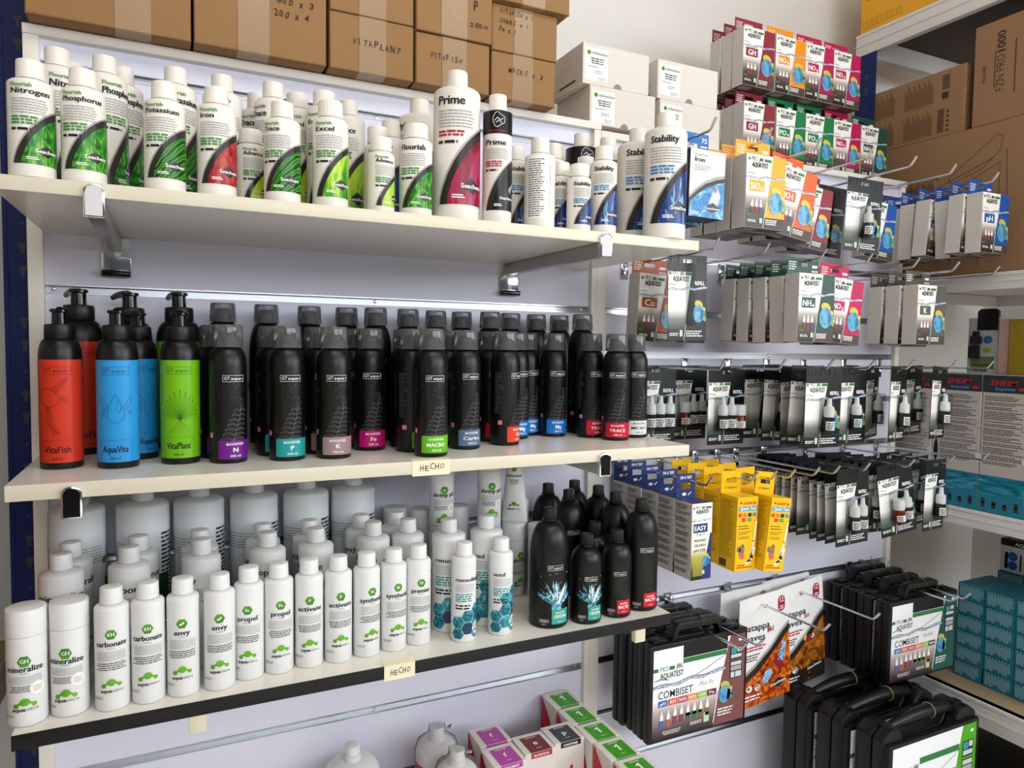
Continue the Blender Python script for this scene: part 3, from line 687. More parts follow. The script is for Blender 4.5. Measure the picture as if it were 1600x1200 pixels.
def av(kind, name, badge, R=.0202, H=.157, rc=.0137, hc=.020, jar=False, hexes=False, fat=False, label=True):
    def make():
        t = thing('jar' if jar else 'bottle'); hb = H-hc-.001
        m = MB()
        if jar: m.lathe(bprof(R, H-.033, .0016, R*.9, H-.03, .003), WHITE2, 40)
        else: m.lathe(bprof(R, hb, .0058 if not fat else .008, rc*.86, H-hc+.002, .0022), WHITE2 if H < .22 else HAZEW, 40)
        m.build('jar_body' if jar else 'bottle_body', t)
        m = MB()
        if jar: m.lathe(cap_prof(R*1.01, H-.0325, H, 1.0, .0018), WHITE2, 40)
        else: m.lathe(cap_prof(rc, H-hc, H, .96), WHITE2 if H < .22 else HAZEW, 32)
        m.build('lid' if jar else 'cap', t)
        if not label: return t
        a = Art(); k = R/.0202; s = (hb if not jar else H-.033)/.136; q = min(k, 1.12)
        if hexes:
            a.line([(-1.5*R, .004), (-1.5*R, hb-.008)], .0002, GREYL)
            a.text(name, -1.0*R, .098*s, .0066*q, INK, .022, w=(.0048*len(name))*q)
            a.rows(-1.0*R, .6*R, .0955*s, .082*s, 6, GREYL, .35, .1, seed=2); a.rows(-1.0*R, .45*R, .080*s, .066*s, 4, INKT, .6, .25, seed=3); a.rows(-1.0*R, .3*R, .063*s, .054*s, 2, INK, .55, .3, seed=4)
            d = .0112*q
            for ci in range(4):
                cx = -.80*R+ci*1.5*d; n = 2+(ci > 1)+(ci > 2 or bool(badge))*(ci > 0)
                for j in range(n):
                    cy = .0135*s+(.0 if ci % 2 == 0 else .5)*1.732*d+j*1.732*d
                    pts = [(cx+d*cos(radians(60*t_)), max(.006, cy+d*sin(radians(60*t_)))) for t_ in range(6)]
                    a.poly(pts, NAVYP if (ci+j*3) % 5 == 1 and not badge else TEALP); a.up(); a.line(pts+[pts[0]], .0006, INKW); a.l -= 1
            a.up(); a.up(); hexa(a, .95*R, .022*s, d*1.05, WHITE2); a.up(); molecule(a, .95*R, .025*s, .75*q); brandline(a, 1.0*R, .0175*s, .72*q)
        elif fat:
            a.text(name, -.05*R, .1045*s, .0095, INK, .016, al='c', w=.0062*len(name))
            a.rows(-.9*R, .8*R, .100*s, .083*s, 6, GREYL, .35, .1, 'c', seed=2)
            hexa(a, .95*R, .083*s, .0066, GREEN_HEX); a.rect(1.0*R, .02*s, 1.8*R, .066*s, M('leaf_block_print', '1c4f1c', .4))
            a.rows(1.4*R, 2.2*R, .108*s, .01*s, 24, INK, .5, .3, seed=6); a.rows(-2.1*R, -1.45*R, .108*s, .01*s, 24, INK, .5, .3, seed=8)
            molecule(a, 0, .038*s, 1.2); brandline(a, 0, .026*s, 1.2)
        else:
            hexa(a, 0, .1005*s, .0070*q, GREEN_HEX); a.up()
            if badge == 'leaf':
                a.ell(-.0014, .0995*s, .0022, .0013, INKW, 10, .5); a.ell(.0014, .1012*s, .0020, .0012, INKW, 10, .9)
            elif badge: a.text(badge, 0, .0984*s, .0044*q, INKW, .02, al='c', sx=.95)
            a.text(name, 0, .0850*s, .0068*q, INK, .022, al='c', w=min(1.85*R, .0041*len(name)*q+.003)); a.text('for plants', 0, .0815*s, .0020*q, INKG, 0, al='c', w=.45*R)
            a.rows(-.9*R, .9*R, .0795*s, .067*s, 6, GREYL, .35, .06, 'c', seed=2)
            a.rows(-.95*R, .95*R, .0652*s, .0545*s, 4, INK, .42, .3, 'c', seed=len(name))
            molecule(a, 0, .0365*s, 1.15*q); brandline(a, .0004, .0255*s, q)
            a.rows(-1.15*R, -.45*R, .0205*s, .0165*s, 2, INKGR, .5, .2, seed=9)
            if jar:
                a.ell(.62*R, .058*s, .0085, .0085, M('sticker_grey', 'd4d4d2', .5), 18); a.up(); a.ell(.62*R, .058*s, .0082, .0082, PAPERW, 18); a.up(); a.rows(.36*R, .9*R, .063*s, .053*s, 6, INKGR, .3, .3, 'c', seed=3)
                a.rows(1.45*R, 2.1*R, .10*s, .02*s, 22, INK, .5, .3, seed=5)
        m = MB(); a.emit(m, on_cyl(R), .004); m.build('label', t)
        return t
    return kind, make
JMI = av('jmi', 'mineralize', 'GH', .0218, .1445, jar=True)
CAR = av('car', 'carbonate', 'KH'); ENV = av('env', 'envy', 'leaf'); PRO = av('pro', 'propel', 'Fe'); ACT = av('act', 'activate', 'P'); SYN = av('syn', 'synthesis', 'N'); PRE = av('pre', 'premier', '19')
REM = av('rem', 'remediation', '', hexes=True, H=.158); SEE = av('see', 'seed', '1', hexes=True, H=.158)
def big(n): return av('big'+n, n, '', .0268, .184, .0139, .0205, fat=True)
REMB = av('remb', 'remediation', '', .0278, .184, .0139, .0205, hexes=True); SEEB = av('seeb', 'seed', '1', .0278, .184, .0139, .0205, hexes=True)
HUGE = av('huge', ' ', '', .0385, .247, .0165, .026, fat=True)
for kb, x, y, f, l in ((JMI, .0125, -.298, -8, 'white wide-lidded jar at the far left front of the lowest bottle shelf'), (JMI, .0575, -.292, -14, 'second white wide-lidded jar from the left, right of the leftmost jar'),
        (CAR, .1050, -.299, -4, 'slim white bottle just right of the two wide-lidded jars'), (CAR, .1465, -.297, -2, 'second slim white bottle right of the two wide-lidded jars'),
        (ENV, .1885, -.296, -4, 'slim white bottle with a leaf badge, left of the two alike'), (ENV, .2340, -.297, 0, 'slim white bottle with a leaf badge, right of the two alike'),
        (PRO, .2735, -.281, -6, 'slim white bottle with Fe badge, left of the two alike'), (PRO, .3145, -.279, 8, 'slim white bottle with Fe badge, right of the two alike'),
        (ACT, .3575, -.277, 4, 'slim white bottle with P badge, left of the two alike'), (ACT, .4000, -.278, 12, 'slim white bottle with P badge, right of the two alike'),
        (SYN, .4435, -.276, 26, 'slim white bottle with N badge, left of the two alike'), (SYN, .4865, -.273, 22, 'slim white bottle with N badge, right of the two alike'),
        (PRE, .5285, -.267, 16, 'slim white bottle at the right end of the green-badge front row'),
        (REM, .5990, -.286, 20, 'slim white bottle with teal hexagon label in front of its larger twin'), (SEE, .6650, -.285, 24, 'slim white bottle with teal hexagons, nearest the black bottles'),
        (REMB, .5930, -.232, 10, 'larger white bottle with navy and teal hexagons, left of the two'), (SEEB, .6610, -.234, 6, 'larger white bottle with teal hexagons, right of the two'),
        (big('mineralize'), .040, -.212, 0, 'larger white bottle right behind the two wide-lidded jars'), (big('carbonate'), .1215, -.210, 4, 'larger white bottle behind the slim ones right of the jars'),
        (big('envy'), .2150, -.207, -40, 'larger white bottle behind the leaf-badge pair'), (big('propel'), .3080, -.204, -14, 'larger white bottle behind the Fe-badge pair'),
        (big('activate'), .3800, -.208, -30, 'larger white bottle behind the P-badge pair'), (big('synthesis'), .4725, -.203, -44, 'larger white bottle behind the N-badge pair'),
        (big('premier'), .5305, -.206, -60, 'larger white bottle behind the last green-badge slim one'),
        (big('mineralize'), .0450, -.153, 40, 'white bottle second behind the two wide-lidded jars'), (big('carbonate'), .1310, -.152, 30, 'white bottle second behind the slim ones right of the jars'),
        (big('envy'), .2150, -.150, -20, 'white bottle second behind the leaf-badge pair'), (big('propel'), .3070, -.148, -30, 'white bottle second behind the Fe-badge pair'),
        (big('activate'), .3790, -.152, -20, 'white bottle second behind the P-badge pair'), (big('synthesis'), .4660, -.147, -20, 'white bottle second behind the N-badge pair'),
        (big('premier'), .5260, -.150, -20, 'white bottle second behind the last green-badge slim one')):
    put(kb, x, y, Z3, f, l, cat='jar' if kb is JMI else 'bottle')
for i, x in enumerate((.044, .1345, .2165, .3020, .3880, .4705)):
    put(HUGE, x, -.068, Z3, -40 if i else 10, 'huge milky white bottle by the back panel, %s from the left' % ('leftmost', 'second', 'third', 'fourth', 'fifth', 'sixth')[i] if i else 'huge milky white bottle by the back panel, leftmost of six')
JAR = av('jarp', 'shrimp pH', 'o', .0222, .138, jar=True); JARX = av('jarx', 'shrimp', 'o', .0222, .138, jar=True)
JARB = av('jarb', ' ', '', .0222, .170, jar=True, label=False)
for kb, x, y, z, f, l in ((JARB, .553, -.055, Z3, 0, 'tall plain white jar by the back panel, left of the stacked jars'), (JARB, .598, -.085, Z3, 0, 'tall plain white jar just left of the stacked jars'),
        (JAR, .615, -.135, Z3, 0, 'white jar under the left stacked jar'), (JAR, .615, -.135, Z3+.138, 14, 'white jar stacked on top of another, left of the two'),
        (JARB, .665, -.085, Z3, 0, 'tall plain white jar between the two stacked jars'), (JAR, .709, -.135, Z3, 0, 'white jar under the right stacked jar'),
        (JAR, .709, -.135, Z3+.138, 14, 'white jar stacked on top of another, right of the two'), (JARX, .764, -.128, Z3, 40, 'white jar carrying the cone-shaped pouch'),
        (JARX, .804, -.160, Z3, 12, 'white jar squeezed between the pouch jar and the black bottles'), (JARB, .797, -.076, Z3, 0, 'tall plain white jar by the black bottles')):
    put(kb, x, y, z, f, l, cat='jar')
t = thing('tube_pouch', (.766, -.126, Z3+.1385), -.55)
m = MB(); n = 20; vs = []; fs = []; L = [(0.0, .0245, .0022), (.012, .0240, .006), (.05, .021, .012), (.09, .0175, .0150), (.122, .0158, .0155)]
for z, rx, ry in L:
    for i in range(n): vs.append((rx*cos(2*pi*i/n), ry*sin(2*pi*i/n), z))
for k in range(len(L)-1):
    for i in range(n): fs.append((k*n+i, k*n+(i+1) % n, (k+1)*n+(i+1) % n, (k+1)*n+i))
fs.append(tuple(range(n))[::-1]); fs.append(tuple(range((len(L)-1)*n, len(L)*n)))
m.add(vs, fs, M('pearl_pouch', 'e6e6e2', .25), True); m.build('pouch_body', t)
a = Art(); hexa(a, 0, .103, .0055, GREEN_HEX); a.text('shrimp excel', 0, .088, .005, INK, .01, al='c', w=.027); a.rows(-.010, .010, .084, .074, 4, INKG, .45, .3, 'c'); molecule(a, 0, .034, 1.0); brandline(a, 0, .024, 1.0)
m = MB()
def on_pouch(x, y, l):
    f = [(z, ry) for z, rx, ry in L]
    for (za, ra), (zb, rb) in zip(f, f[1:]):
        if za <= y <= zb: r = ra+(rb-ra)*(y-za)/(zb-za); break
    rx = .0245-(.0087*y/.122)
    return (x, -r*math.sqrt(max(.05, 1-(x/rx)**2))-.0006-l*.00012, y)
a.emit(m, on_pouch, .003); m.build('label', t)
tag(t, 'cone-shaped white pouch standing on a jar under the middle shelf', 'pouch')

# black jugs
SPLASH = MN('water_splash_print', [(0.35, '123846'), (0.5, '3f8fa8'), (0.62, '9fd6e6'), (0.7, 'e8f6fa')], 70, 4, 3)
def jug(kind, word, colr, R, H, rc, splash, top):
    def make():
        t = thing('bottle'); hc = .0185 if H > .17 else .018; hb = H-hc-.004; s = H/.199 if H > .17 else .92
        m = MB(); m.lathe(bprof(R, hb, .050 if H > .17 else .030, rc*.95, H-hc, .003, 10), BLACKP, 44); m.lathe([(rc*1.08, hb), (rc*1.14, hb+.001), (rc*1.12, hb+.0045), (rc, hb+.005)], BLACKP, 32); m.build('bottle_body', t)
        m = MB(); m.lathe(cap_prof(rc, H-hc, H, .97, .0015), BLACKC, 60, ribs=.05); m.build('cap', t)
        a = Art(); gtlogo(a, .1*R, top, R*.80, INKW, 1.2); q = R/.0335
        a.rows(-1.75*R, -1.1*R, top+.006, .022, 26, M('mid_grey_print', '4c5054'), .4, .4, seed=3)
        a.frame(-.70*R, .012, -.22*R, .0165, .0003, INKW); a.rows(-.65*R, -.27*R, .0155, .013, 2, INKW, .5, .1); a.rows(-.6*R, -.35*R, .0105, .0065, 3, INKGR, .5, .1)
        if splash:
            r = random.Random(3)
            for i in range(26):
                an = radians(r.uniform(20, 160)); Ls = r.uniform(.018, .048)*q; wd = r.uniform(.0006, .0024)*q; cx, cy = .18*R, .040*s
                ex, ey = cx+cos(an)*Ls*.9, cy+sin(an)*Ls*1.05; nx, ny = -sin(an)*wd, cos(an)*wd
                a.poly([(cx+nx*.6, cy+ny*.6), (cx-nx*.6, cy-ny*.6), (cx+(ex-cx)*.6-nx*1.4, cy+(ey-cy)*.6-ny*1.4), (ex, ey), (cx+(ex-cx)*.6+nx*1.4, cy+(ey-cy)*.6+ny*1.4)], SPLASH if i % 6 else INKW); 
                if i % 5 == 0: a.up()
            for i in range(12): a.ell(.18*R+r.uniform(-.9, .8)*R, .055*s+r.uniform(0, .04)*q, .0006, .0009, INKW, 6)
            a.rect(-.10*R, .033*s, .42*R, .043*s, SPLASH)
        else:
            g = M('dim_green_print', '1f3526', .4); r = random.Random(9)
            for i in range(9): a.line([(.1*R+r.uniform(-.5, .5)*R, .034*s+.006*i*s), (.1*R+r.uniform(-.5, .5)*R, .045*s+.006*i*s), (.1*R+r.uniform(-.5, .5)*R, .05*s+.006*i*s)], .0008, g)
            a.line([(-.1*R, .085*s), (.05*R, .06*s), (.16*R, .062*s), (.0, .088*s), (-.1*R, .085*s)], .0006, g); a.line([(.35*R, .085*s), (.1*R, .058*s), (-.02*R, .06*s), (.25*R, .088*s), (.35*R, .085*s)], .0006, g)
        a.up(); y1 = .036*s if H < .17 else .034
        a.rrect(-.08*R, .009, .86*R, y1, .0012, M('jug_label_'+word, colr, .35)); a.up()
        a.text('BOOSTER', .39*R, y1-.0075, .0030, INKW, .02, w=.52*R, al='c'); a.text(word, .39*R, y1-.0150, .0054, INKW, .02, w=.74*R, al='c'); a.text('1000 ml' if H > .17 else '500 ml', .39*R, .0115, .0020, INKW, .005, w=.3*R, al='c')
        m = MB(); a.emit(m, on_cyl(R), .004); m.build('label', t)
        return t
    return kind, make
CR1 = jug('cr1', 'CRYSTAL', '2f9f8f', .0335, .199, .0116, True, .100); CR5 = jug('cr5', 'CRYSTAL', '2f9f8f', .0275, .151, .0116, True, .076)
BA1 = jug('ba1', 'BACTO', 'c8102e', .0310, .199, .0116, False, .108); BA5 = jug('ba5', 'BACTO', 'c8102e', .0268, .151, .0116, False, .076)
BX1 = jug('bx1', ' ', '0c0c0c', .0308, .199, .0114, False, .118)
for kb, x, y, f, l in ((CR1, .7580, -.282, 14, 'large black bottle with splash picture and teal label, left of the black group'), (CR5, .8230, -.297, 14, 'small black bottle with splash picture and teal label'),
        (BA5, .8870, -.295, 10, 'small black bottle with red label block on the lowest bottle shelf'), (BA1, .9480, -.282, 18, 'large black bottle with red label block at the right end of the lowest shelf'),
        (BA5, .8815, -.231, 30, 'small black bottle behind the small red-label one'), (BX1, .8660, -.160, 16, 'large black bottle with a white logo, behind the two teal-label ones'),
        (BX1, .8570, -.093, 60, 'large black bottle farthest back beside the tall white jar'), (BX1, .9240, -.083, 60, 'large black bottle farthest back, right of the other rear one'),
        (BX1, .9405, -.148, 60, 'large black bottle second behind the large red-label one'), (BX1, .9380, -.213, 60, 'large black bottle first behind the large red-label one')):
    put(kb, x, y, Z3, f, l)

# ------------------------------------------------------------------ low shelf under the black-edged one
ZL = -.916
def wrapped(full):
    def make():
        t = thing('bottle'); R = .040 if full else .050; H = .19
        m = MB(); m.lathe(bprof(R, H-.026, .026, .0155, H-.016, .003), WHITE2, 40); m.build('bottle_body', t)
        m = MB(); m.lathe(cap_prof(.0135, H-.019, H, .97), WHITE2, 32); m.build('cap', t)
        if full:
            a = Art(); a.rect(-3.0*R, .02, 3.0*R, .128, M('crimson_label', 'c2132c', .35)); m = MB(); a.emit(m, on_cyl(R), .004); m.build('label', t)
            m = MB(); r = random.Random(3); pr = [(R+.0012, .002), (R+.0014, .06), (R+.0012, H-.050), (R+.0016, H-.040), (R*.92, H-.028), (R*.62, H-.020), (.018, H-.012), (.0165, H-.002), (.0155, H+.0015), (.0, H+.0020)]
            m.lathe(pr, WRAP, 40)
            m.v = [(x*(1+r.uniform(-.02, .035)), y*(1+r.uniform(-.02, .035)), z+r.uniform(-.001, .0015)) if z > H-.052 else (x, y, z) for x, y, z in m.v]
            for i in range(5):
                an = r.uniform(-.6, .9); c0 = (.016*cos(an), .016*sin(an), H-.003); c1 = (.028*cos(an+.2), .028*sin(an+.2), H-.001+.002*i); c2 = (.026*cos(an+.5), .026*sin(an+.5), H-.010)
                m.add([c0, c1, c2], [(0, 1, 2)], WRAP, True)
            m.build('shrink_wrap', t)
        return t
    return ('wrapped' if full else 'plainwhite'), make
put(wrapped(False), .466, -.085, ZL, 0, 'plain round-shouldered white bottle on the low shelf')
put(wrapped(True), .627, -.088, ZL, 0, 'shrink-wrapped white bottle with crimson label, rear of the two')
put(wrapped(True), .634, -.176, ZL, 0, 'shrink-wrapped white bottle with crimson label, front of the two')
CRIM = M('crimson_carton', 'c4122f', .4)
def kit(kind, ch, colr, foot, footcol=None):
    def make():
        W = .0655; D = .064; H = .1605
        m = MB(); m.box(-W/2, W/2, -D/2, D/2, 0, H, WCART, .0012, 1)
        a = Art(); a.poly([(.002, .004), (D-.002, .004), (D-.002, .085), (D*.80, .098), (D*.62, .125), (D*.12, H-.004), (.002, H-.004)], CRIM); a.emit(m, on_left(-W/2, D/2))
        a = Art(); c = M('kit_lid_'+ch+colr, colr, .4)
        a.rect(-W*.31, -D*.5, W*.36, D*.32, c); a.up(); (a.text(ch, .002, -.009, .013, INKW, .022, al='c') if ch != '1' else a.poly([(.0015, -.010), (.0058, -.010), (.0058, .0095), (.0024, .0095), (-.0034, .0050), (-.0034, .0012), (.0015, .0042)], INKW))
        a.rect(-.010, D*.24, .012, D*.265, INKW); a.text('PLANT', .002, -.021, .0024, INKW, .01, al='c'); a.emit(m, on_top(H))
        a = Art(); f = M('kit_foot_'+foot, footcol or colr, .4); a.rect(-W*.31, H-.011, W*.36, H-.0005, f); a.up()
        if foot != '-': a.text(foot, .001, H-.0085, .0045, INKW, .016, al='c', w=.032)
        a.ell(.004, H-.052, .0035, .0045, CRIM, 6); a.text('THE DUO PRESTIGE', .002, H-.064, .0022, CRIM, 0, w=.036, al='c'); a.emit(m, on_front(-D/2))
        return m.build('carton_box')
    return kind, make
for i, (kb, x, y, l, rz) in enumerate(((kit('k1', '1', '3f9a1e', '-'), .926, -.043, 'box with green lid marked 1, rearmost of the green column', 0), (kit('k1', '1', '3f9a1e', '-'), .9255, -.113, 'box with green lid marked 1, second from the back', .01),
        (kit('k1', '1', '3f9a1e', '-'), .927, -.182, 'box with green lid marked 1, third from the back', 0), (kit('k1', '1', '3f9a1e', '-'), .928, -.249, 'box with green lid marked 1, fourth from the back', -.01),
        (kit('k1', '1', '3f9a1e', '-'), .930, -.316, 'box with green lid marked 1, nearest the camera', 0),
        (kit('kf', 'f', 'b0439c', 'TREATMENT'), .727, -.110, 'box with purple lid marked f, rear of the two', 0), (kit('kf', 'f', 'b0439c', 'TREATMENT'), .724, -.181, 'box with purple lid marked f, front of the two', .02),
        (kit('ke', 'e', '6e2027', 'NUTRITION', 'a82a2c'), .7925, -.168, 'box with maroon lid marked e', 0), (kit('kp', 'p', '3a3a3c', 'CONDITIONER', '1e1e20'), .860, -.160, 'box with charcoal lid marked p', 0))):
    place(kb[0], kb[1], x, y, ZL, rz, 'red-sided white '+l, 'box')

# ------------------------------------------------------------------ cardboard and cartons above the panels
b = MB(); b.box(-.015, 1.03, .036, .285, .455, .4795, RACKW); b.box(1.03, 1.985, .036, .285, .440, .464, RACKW)
tag(b.build('storage_shelf'), 'pale steel storage shelf behind the panel tops, under the cardboard boxes', 'shelf')
PENK = M('marker_pen', '2b2622', .7)
def carton(x0, x1, z0, z1, y0, y1, tape, lines, label, gap=True, pen=PENK):
    m = MB(); m.box(x0, x1, y0, y1, z0, z1, CARD, .0022, 1)
    if gap: m.box(x0+.001, x1-.001, y0-.0005, y0+.003, z0-.0004, z0+.0016, CARDD)
    if tape:
        m.box(tape[0], tape[1], y0-.0009, y0-.0003, max(z0+.001, z1-.4), z1-.001, TAPE); m.box(tape[0], tape[1], y0-.0009, y0+.05, z0-.0006, z0-.0001, TAPE)
    a = Art()
    for t, x, z, h, wd in lines: a.hand(t, x, z, h*.95, pen, wd*1.05, len(t), -.03)
    a.emit(m, on_front(y0-.0011)); o = m.build('cardboard_box')
    return tag(o, label, 'cardboard box')
F = -.050
carton(-.012, .2125, .4806, .70, F, .20, (.105, .155), [], 'brown cardboard box at the far left above the shelf', pen=INKR)
carton(.2165, .427, .4806, .72, F, .20, (.283, .333), [('800 x 3', .345, .5720, .012, .058), ('200 x 4', .340, .5500, .013, .055)], 'brown cardboard box marked 200 x 4, second from the left')
carton(.4325, .5845, .4806, .579, F, .18, (.484, .533), [('VITAPLANT', .470, .5280, .012, .086)], 'brown cardboard box lettered across its tape, third from the left in the bottom row')
carton(.4325, .5845, .5800, .70, F, .18, (.484, .533), [], 'brown cardboard box on the third box from the left')
carton(.5890, .7365, .4806, .574, F, .17, (.640, .689), [('VITAFISH', .615, .5310, .011, .062)], 'brown cardboard box just left of the MACRO x 3 box')
carton(.5880, .7395, .5750, .70, F-.004, .17, (.636, .688), [('200m', .693, .6010, .009, .035), ('P', .700, .632, .018, .010)], 'brown cardboard box in the upper row, left of the one with three written lines')
carton(.7425, .8830, .4806, .5700, F+.004, .17, (.787, .832), [('MACRO x 3', .777, .5330, .011, .074)], 'brown cardboard box marked MACRO x 3')
carton(.7420, .8860, .5710, .6600, F+.004, .17, (.790, .830), [('VITAFISH x 1', .758, .6430, .009, .070), ('CARBO x 1', .757, .6250, .009, .062), ('Fe x 1', .757, .6080, .010, .036)], 'brown cardboard box with three written lines, on the MACRO x 3 box')
carton(.735, .9060, .6610, .72, F-.010, .17, (.80, .85), [], 'brown cardboard box topmost at the right, cut by the picture edge')
def mcarton(x0, x1, z0, z1, y0, label):
    m = MB(); m.box(x0, x1, y0, y0+.145, z0, z1, WCART, .001, 1)
    m.prism([(x0+(x1-x0)*.52+.010*cos(radians(q)), z0+.0008+.010*sin(radians(q))) for q in range(0, 181, 15)], y0-.0008, y0+.0005, M('thumb_notch_shade', '8d8680', .7))
    m.box(x0-.0006, x0+.0004, y0+.03, y0+.10, z0+.012, z0+.016, M('hand_slot', '4a4440', .8))
    a = Art(); a.rect(x0+.006, z1-.078 if z1-z0 > .08 else z0+.004, x0+.063, z1-.010, PAPERW); a.up(); lx = x0+.009; G = M('lime_logo', '7cc142', .4)
    a.ell(lx+.006, z1-.020, .0052, .0052, G, 14); a.ell(lx+.006, z1-.020, .003, .003, PAPERW, 10); a.up(); a.text('m', lx+.004, z1-.0215, .003, G, .01, w=.004)
    a.text('milwaukee', lx+.013, z1-.0228, .0070, INKGR, .02, w=.040)
    a.rows(lx+.010, lx+.045, z1-.028, z1-.042, 3, INK, .5, .2, 'c'); a.rows(lx+.004, lx+.03, z1-.046, z1-.050, 1, INKGR, .5)
    a.rows(lx+.020, lx+.042, z1-.054, z1-.062, 2, INKGR, .4, .2); a.rows(lx+.028, lx+.050, z1-.068, z1-.076, 3, INKGR, .4, .2, seed=4)
    a.emit(m, on_front(y0)); return tag(m.build('white_carton'), label, 'box')
mcarton(.977, 1.149, .5632, .650, .004, 'white carton with printed sticker, upper left of the four')
mcarton(1.173, 1.347, .5632, .650, .004, 'white carton with printed sticker, upper right of the four')
mcarton(.995, 1.167, .4797, .5625, .002, 'white carton with printed sticker, lower left of the four')
mcarton(1.180, 1.355, .4645, .5625, .002, 'white carton with printed sticker, lower right of the four')

# ------------------------------------------------------------------ display hooks on the right panel
def hook_proto():
    t = thing('display_hook')
    m = MB(); m.box(-.0085, .0085, -.0035, -.0012, -.030, .020, CHROME, .0006); m.box(-.0085, .0085, -.006, .006, .018, .0205, CHROME)
    m.tube([(-.002, -.0035, -.001), (-.002, -.006, -.014), (.002, -.006, -.014), (.002, -.0035, -.001)], .0016, CHROME, 6); m.build('wall_clip', t)
    m = MB(); m.tube([(0, -.002, 0), (0, -.286, .004), (0, -.290, .0055), (0, -.2935, .0085), (0, -.305, .0235)], .0026, CHROME, 10)
    m.build('prong', t)
    return t
RA, RB, RC, RD, RE = .396, .180, -.044, -.264, -.600
ORD = ['leftmost', 'second', 'third', 'fourth', 'fifth', 'sixth', 'seventh', 'eighth', 'ninth', 'tenth', 'eleventh', 'twelfth']
HX = {'A': (1.076, 1.212, 1.344, 1.494, 1.632, 1.768, 1.925), 'B': (1.091, 1.216, 1.370, 1.506, 1.656, 1.794, 1.945), 'C': (1.115, 1.267, 1.400, 1.525, 1.652, 1.801, 1.941),
      'D': (1.092, 1.203, 1.255, 1.305, 1.374, 1.433, 1.524, 1.670, 1.811, 1.942), 'E': (1.191, 1.234, 1.421, 1.576, 1.851, 1.897)}
RN = {'A': 'topmost', 'B': 'second', 'C': 'third', 'D': 'fourth', 'E': 'lowest'}
for rowk, z in zip('ABCDE', (RA, RB, RC, RD, RE)):
    for i, x in enumerate(HX[rowk]):
        place('hook', hook_proto, x, 0, z, 0, 'chrome display hook, %s%s in the %s row of hooks from the top' % (ORD[i], '' if i == 0 else ' from the left', RN[rowk]), 'hook')

# ------------------------------------------------------------------ hanging cartons and cards
FISHB = MN('blue_fish_print', [(0.3, '3a78b4'), (0.48, '4f97c4'), (0.6, '6aaebc'), (0.75, '3f80bc')], 45, 2, 1)
YEL = M('yellow_fish_print', 'cdbf45', .45); PLANTP = MN('plant_print', [(0.35, '16330f'), (0.5, '4f7a1e'), (0.62, '9ab028'), (0.72, 'c05a24')], 130, 3, 1)
WATER = MN('waterline_print', [(0.35, '3a4a66'), (0.5, 'a8b6c8'), (0.65, 'e6eaee')], 110, 4, 2.5, (1, 1, 3)); LOGOG = M('dark_green_print', '2e7a40', .45)
FADE = {}
def fish(a, cx, cy, k, plants=True):
    if plants:
        r = random.Random(3)
        for i in range(8): a.ell(cx+k*(.5+r.uniform(-.1, .5)), cy+k*r.uniform(-1.15, .35), k*.28, k*.42, PLANTP, 7, r.uniform(-1, 1))
        a.up()
    a.ell(cx+.05*k, cy+.95*k, .62*k, .42*k, YEL, 12, -.3); a.ell(cx+.75*k, cy+.45*k, .3*k, .24*k, YEL, 10); a.up()
    a.ell(cx, cy, .78*k, .95*k, FISHB, 18); a.poly([(cx+.4*k, cy+.5*k), (cx+1.05*k, cy+.25*k), (cx+.8*k, cy-.1*k), (cx+1.05*k, cy-.5*k), (cx+.3*k, cy-.7*k)], FISHB)
    a.ell(cx-.5*k, cy+.15*k, .07*k, .07*k, INK, 6)
def logo_aqua(a, x, y, wd, k=1.0):
    a.rect(x, y+wd*.155, x+wd*.085, y+wd*.245, LOGOG); a.text('PRO', x+wd*.15, y+wd*.15, wd*.14, INK, .0, w=wd*.25)
    a.text('JBL', x+wd*.45, y+wd*.155, wd*.10, INK, .03, w=wd*.20, sh=.1); a.rect(x+wd*.68, y+wd*.155, x+wd*.98, y+wd*.245, LOGOG)
    a.text('AQUATEST', x+wd*.16, y-wd*.04, wd*.155, INK, .028, w=wd*.68)
def waterline(a, x0, x1, y, h):
    n = 12; p = [(x0+(x1-x0)*i/n, y+h*(.25*sin(i*1.3)+.9*i/n)) for i in range(n+1)]; q = [(x, yy-h*(.45+.35*abs(sin(i*2.1)))) for i, (x, yy) in enumerate(p)]
    a.poly(p+q[::-1], WATER); a.line(p, h*.10, M('wave_line_print', '26304a', .45))
    a.line([(x0+.02*(x1-x0), y+h*1.15), (x0+.10*(x1-x0), y+h*1.35), (x0+.2*(x1-x0), y+h*1.0)], h*.16, INK)
def minibottle(a, x, y, h, c):
    a.rect(x, y, x+h*.30, y+h*.45, c); a.rect(x+h*.03, y+h*.45, x+h*.27, y+h*.70, PAPERW); a.poly([(x+h*.06, y+h*.7), (x+h*.24, y+h*.7), (x+h*.18, y+h), (x+h*.12, y+h)], PAPERW)
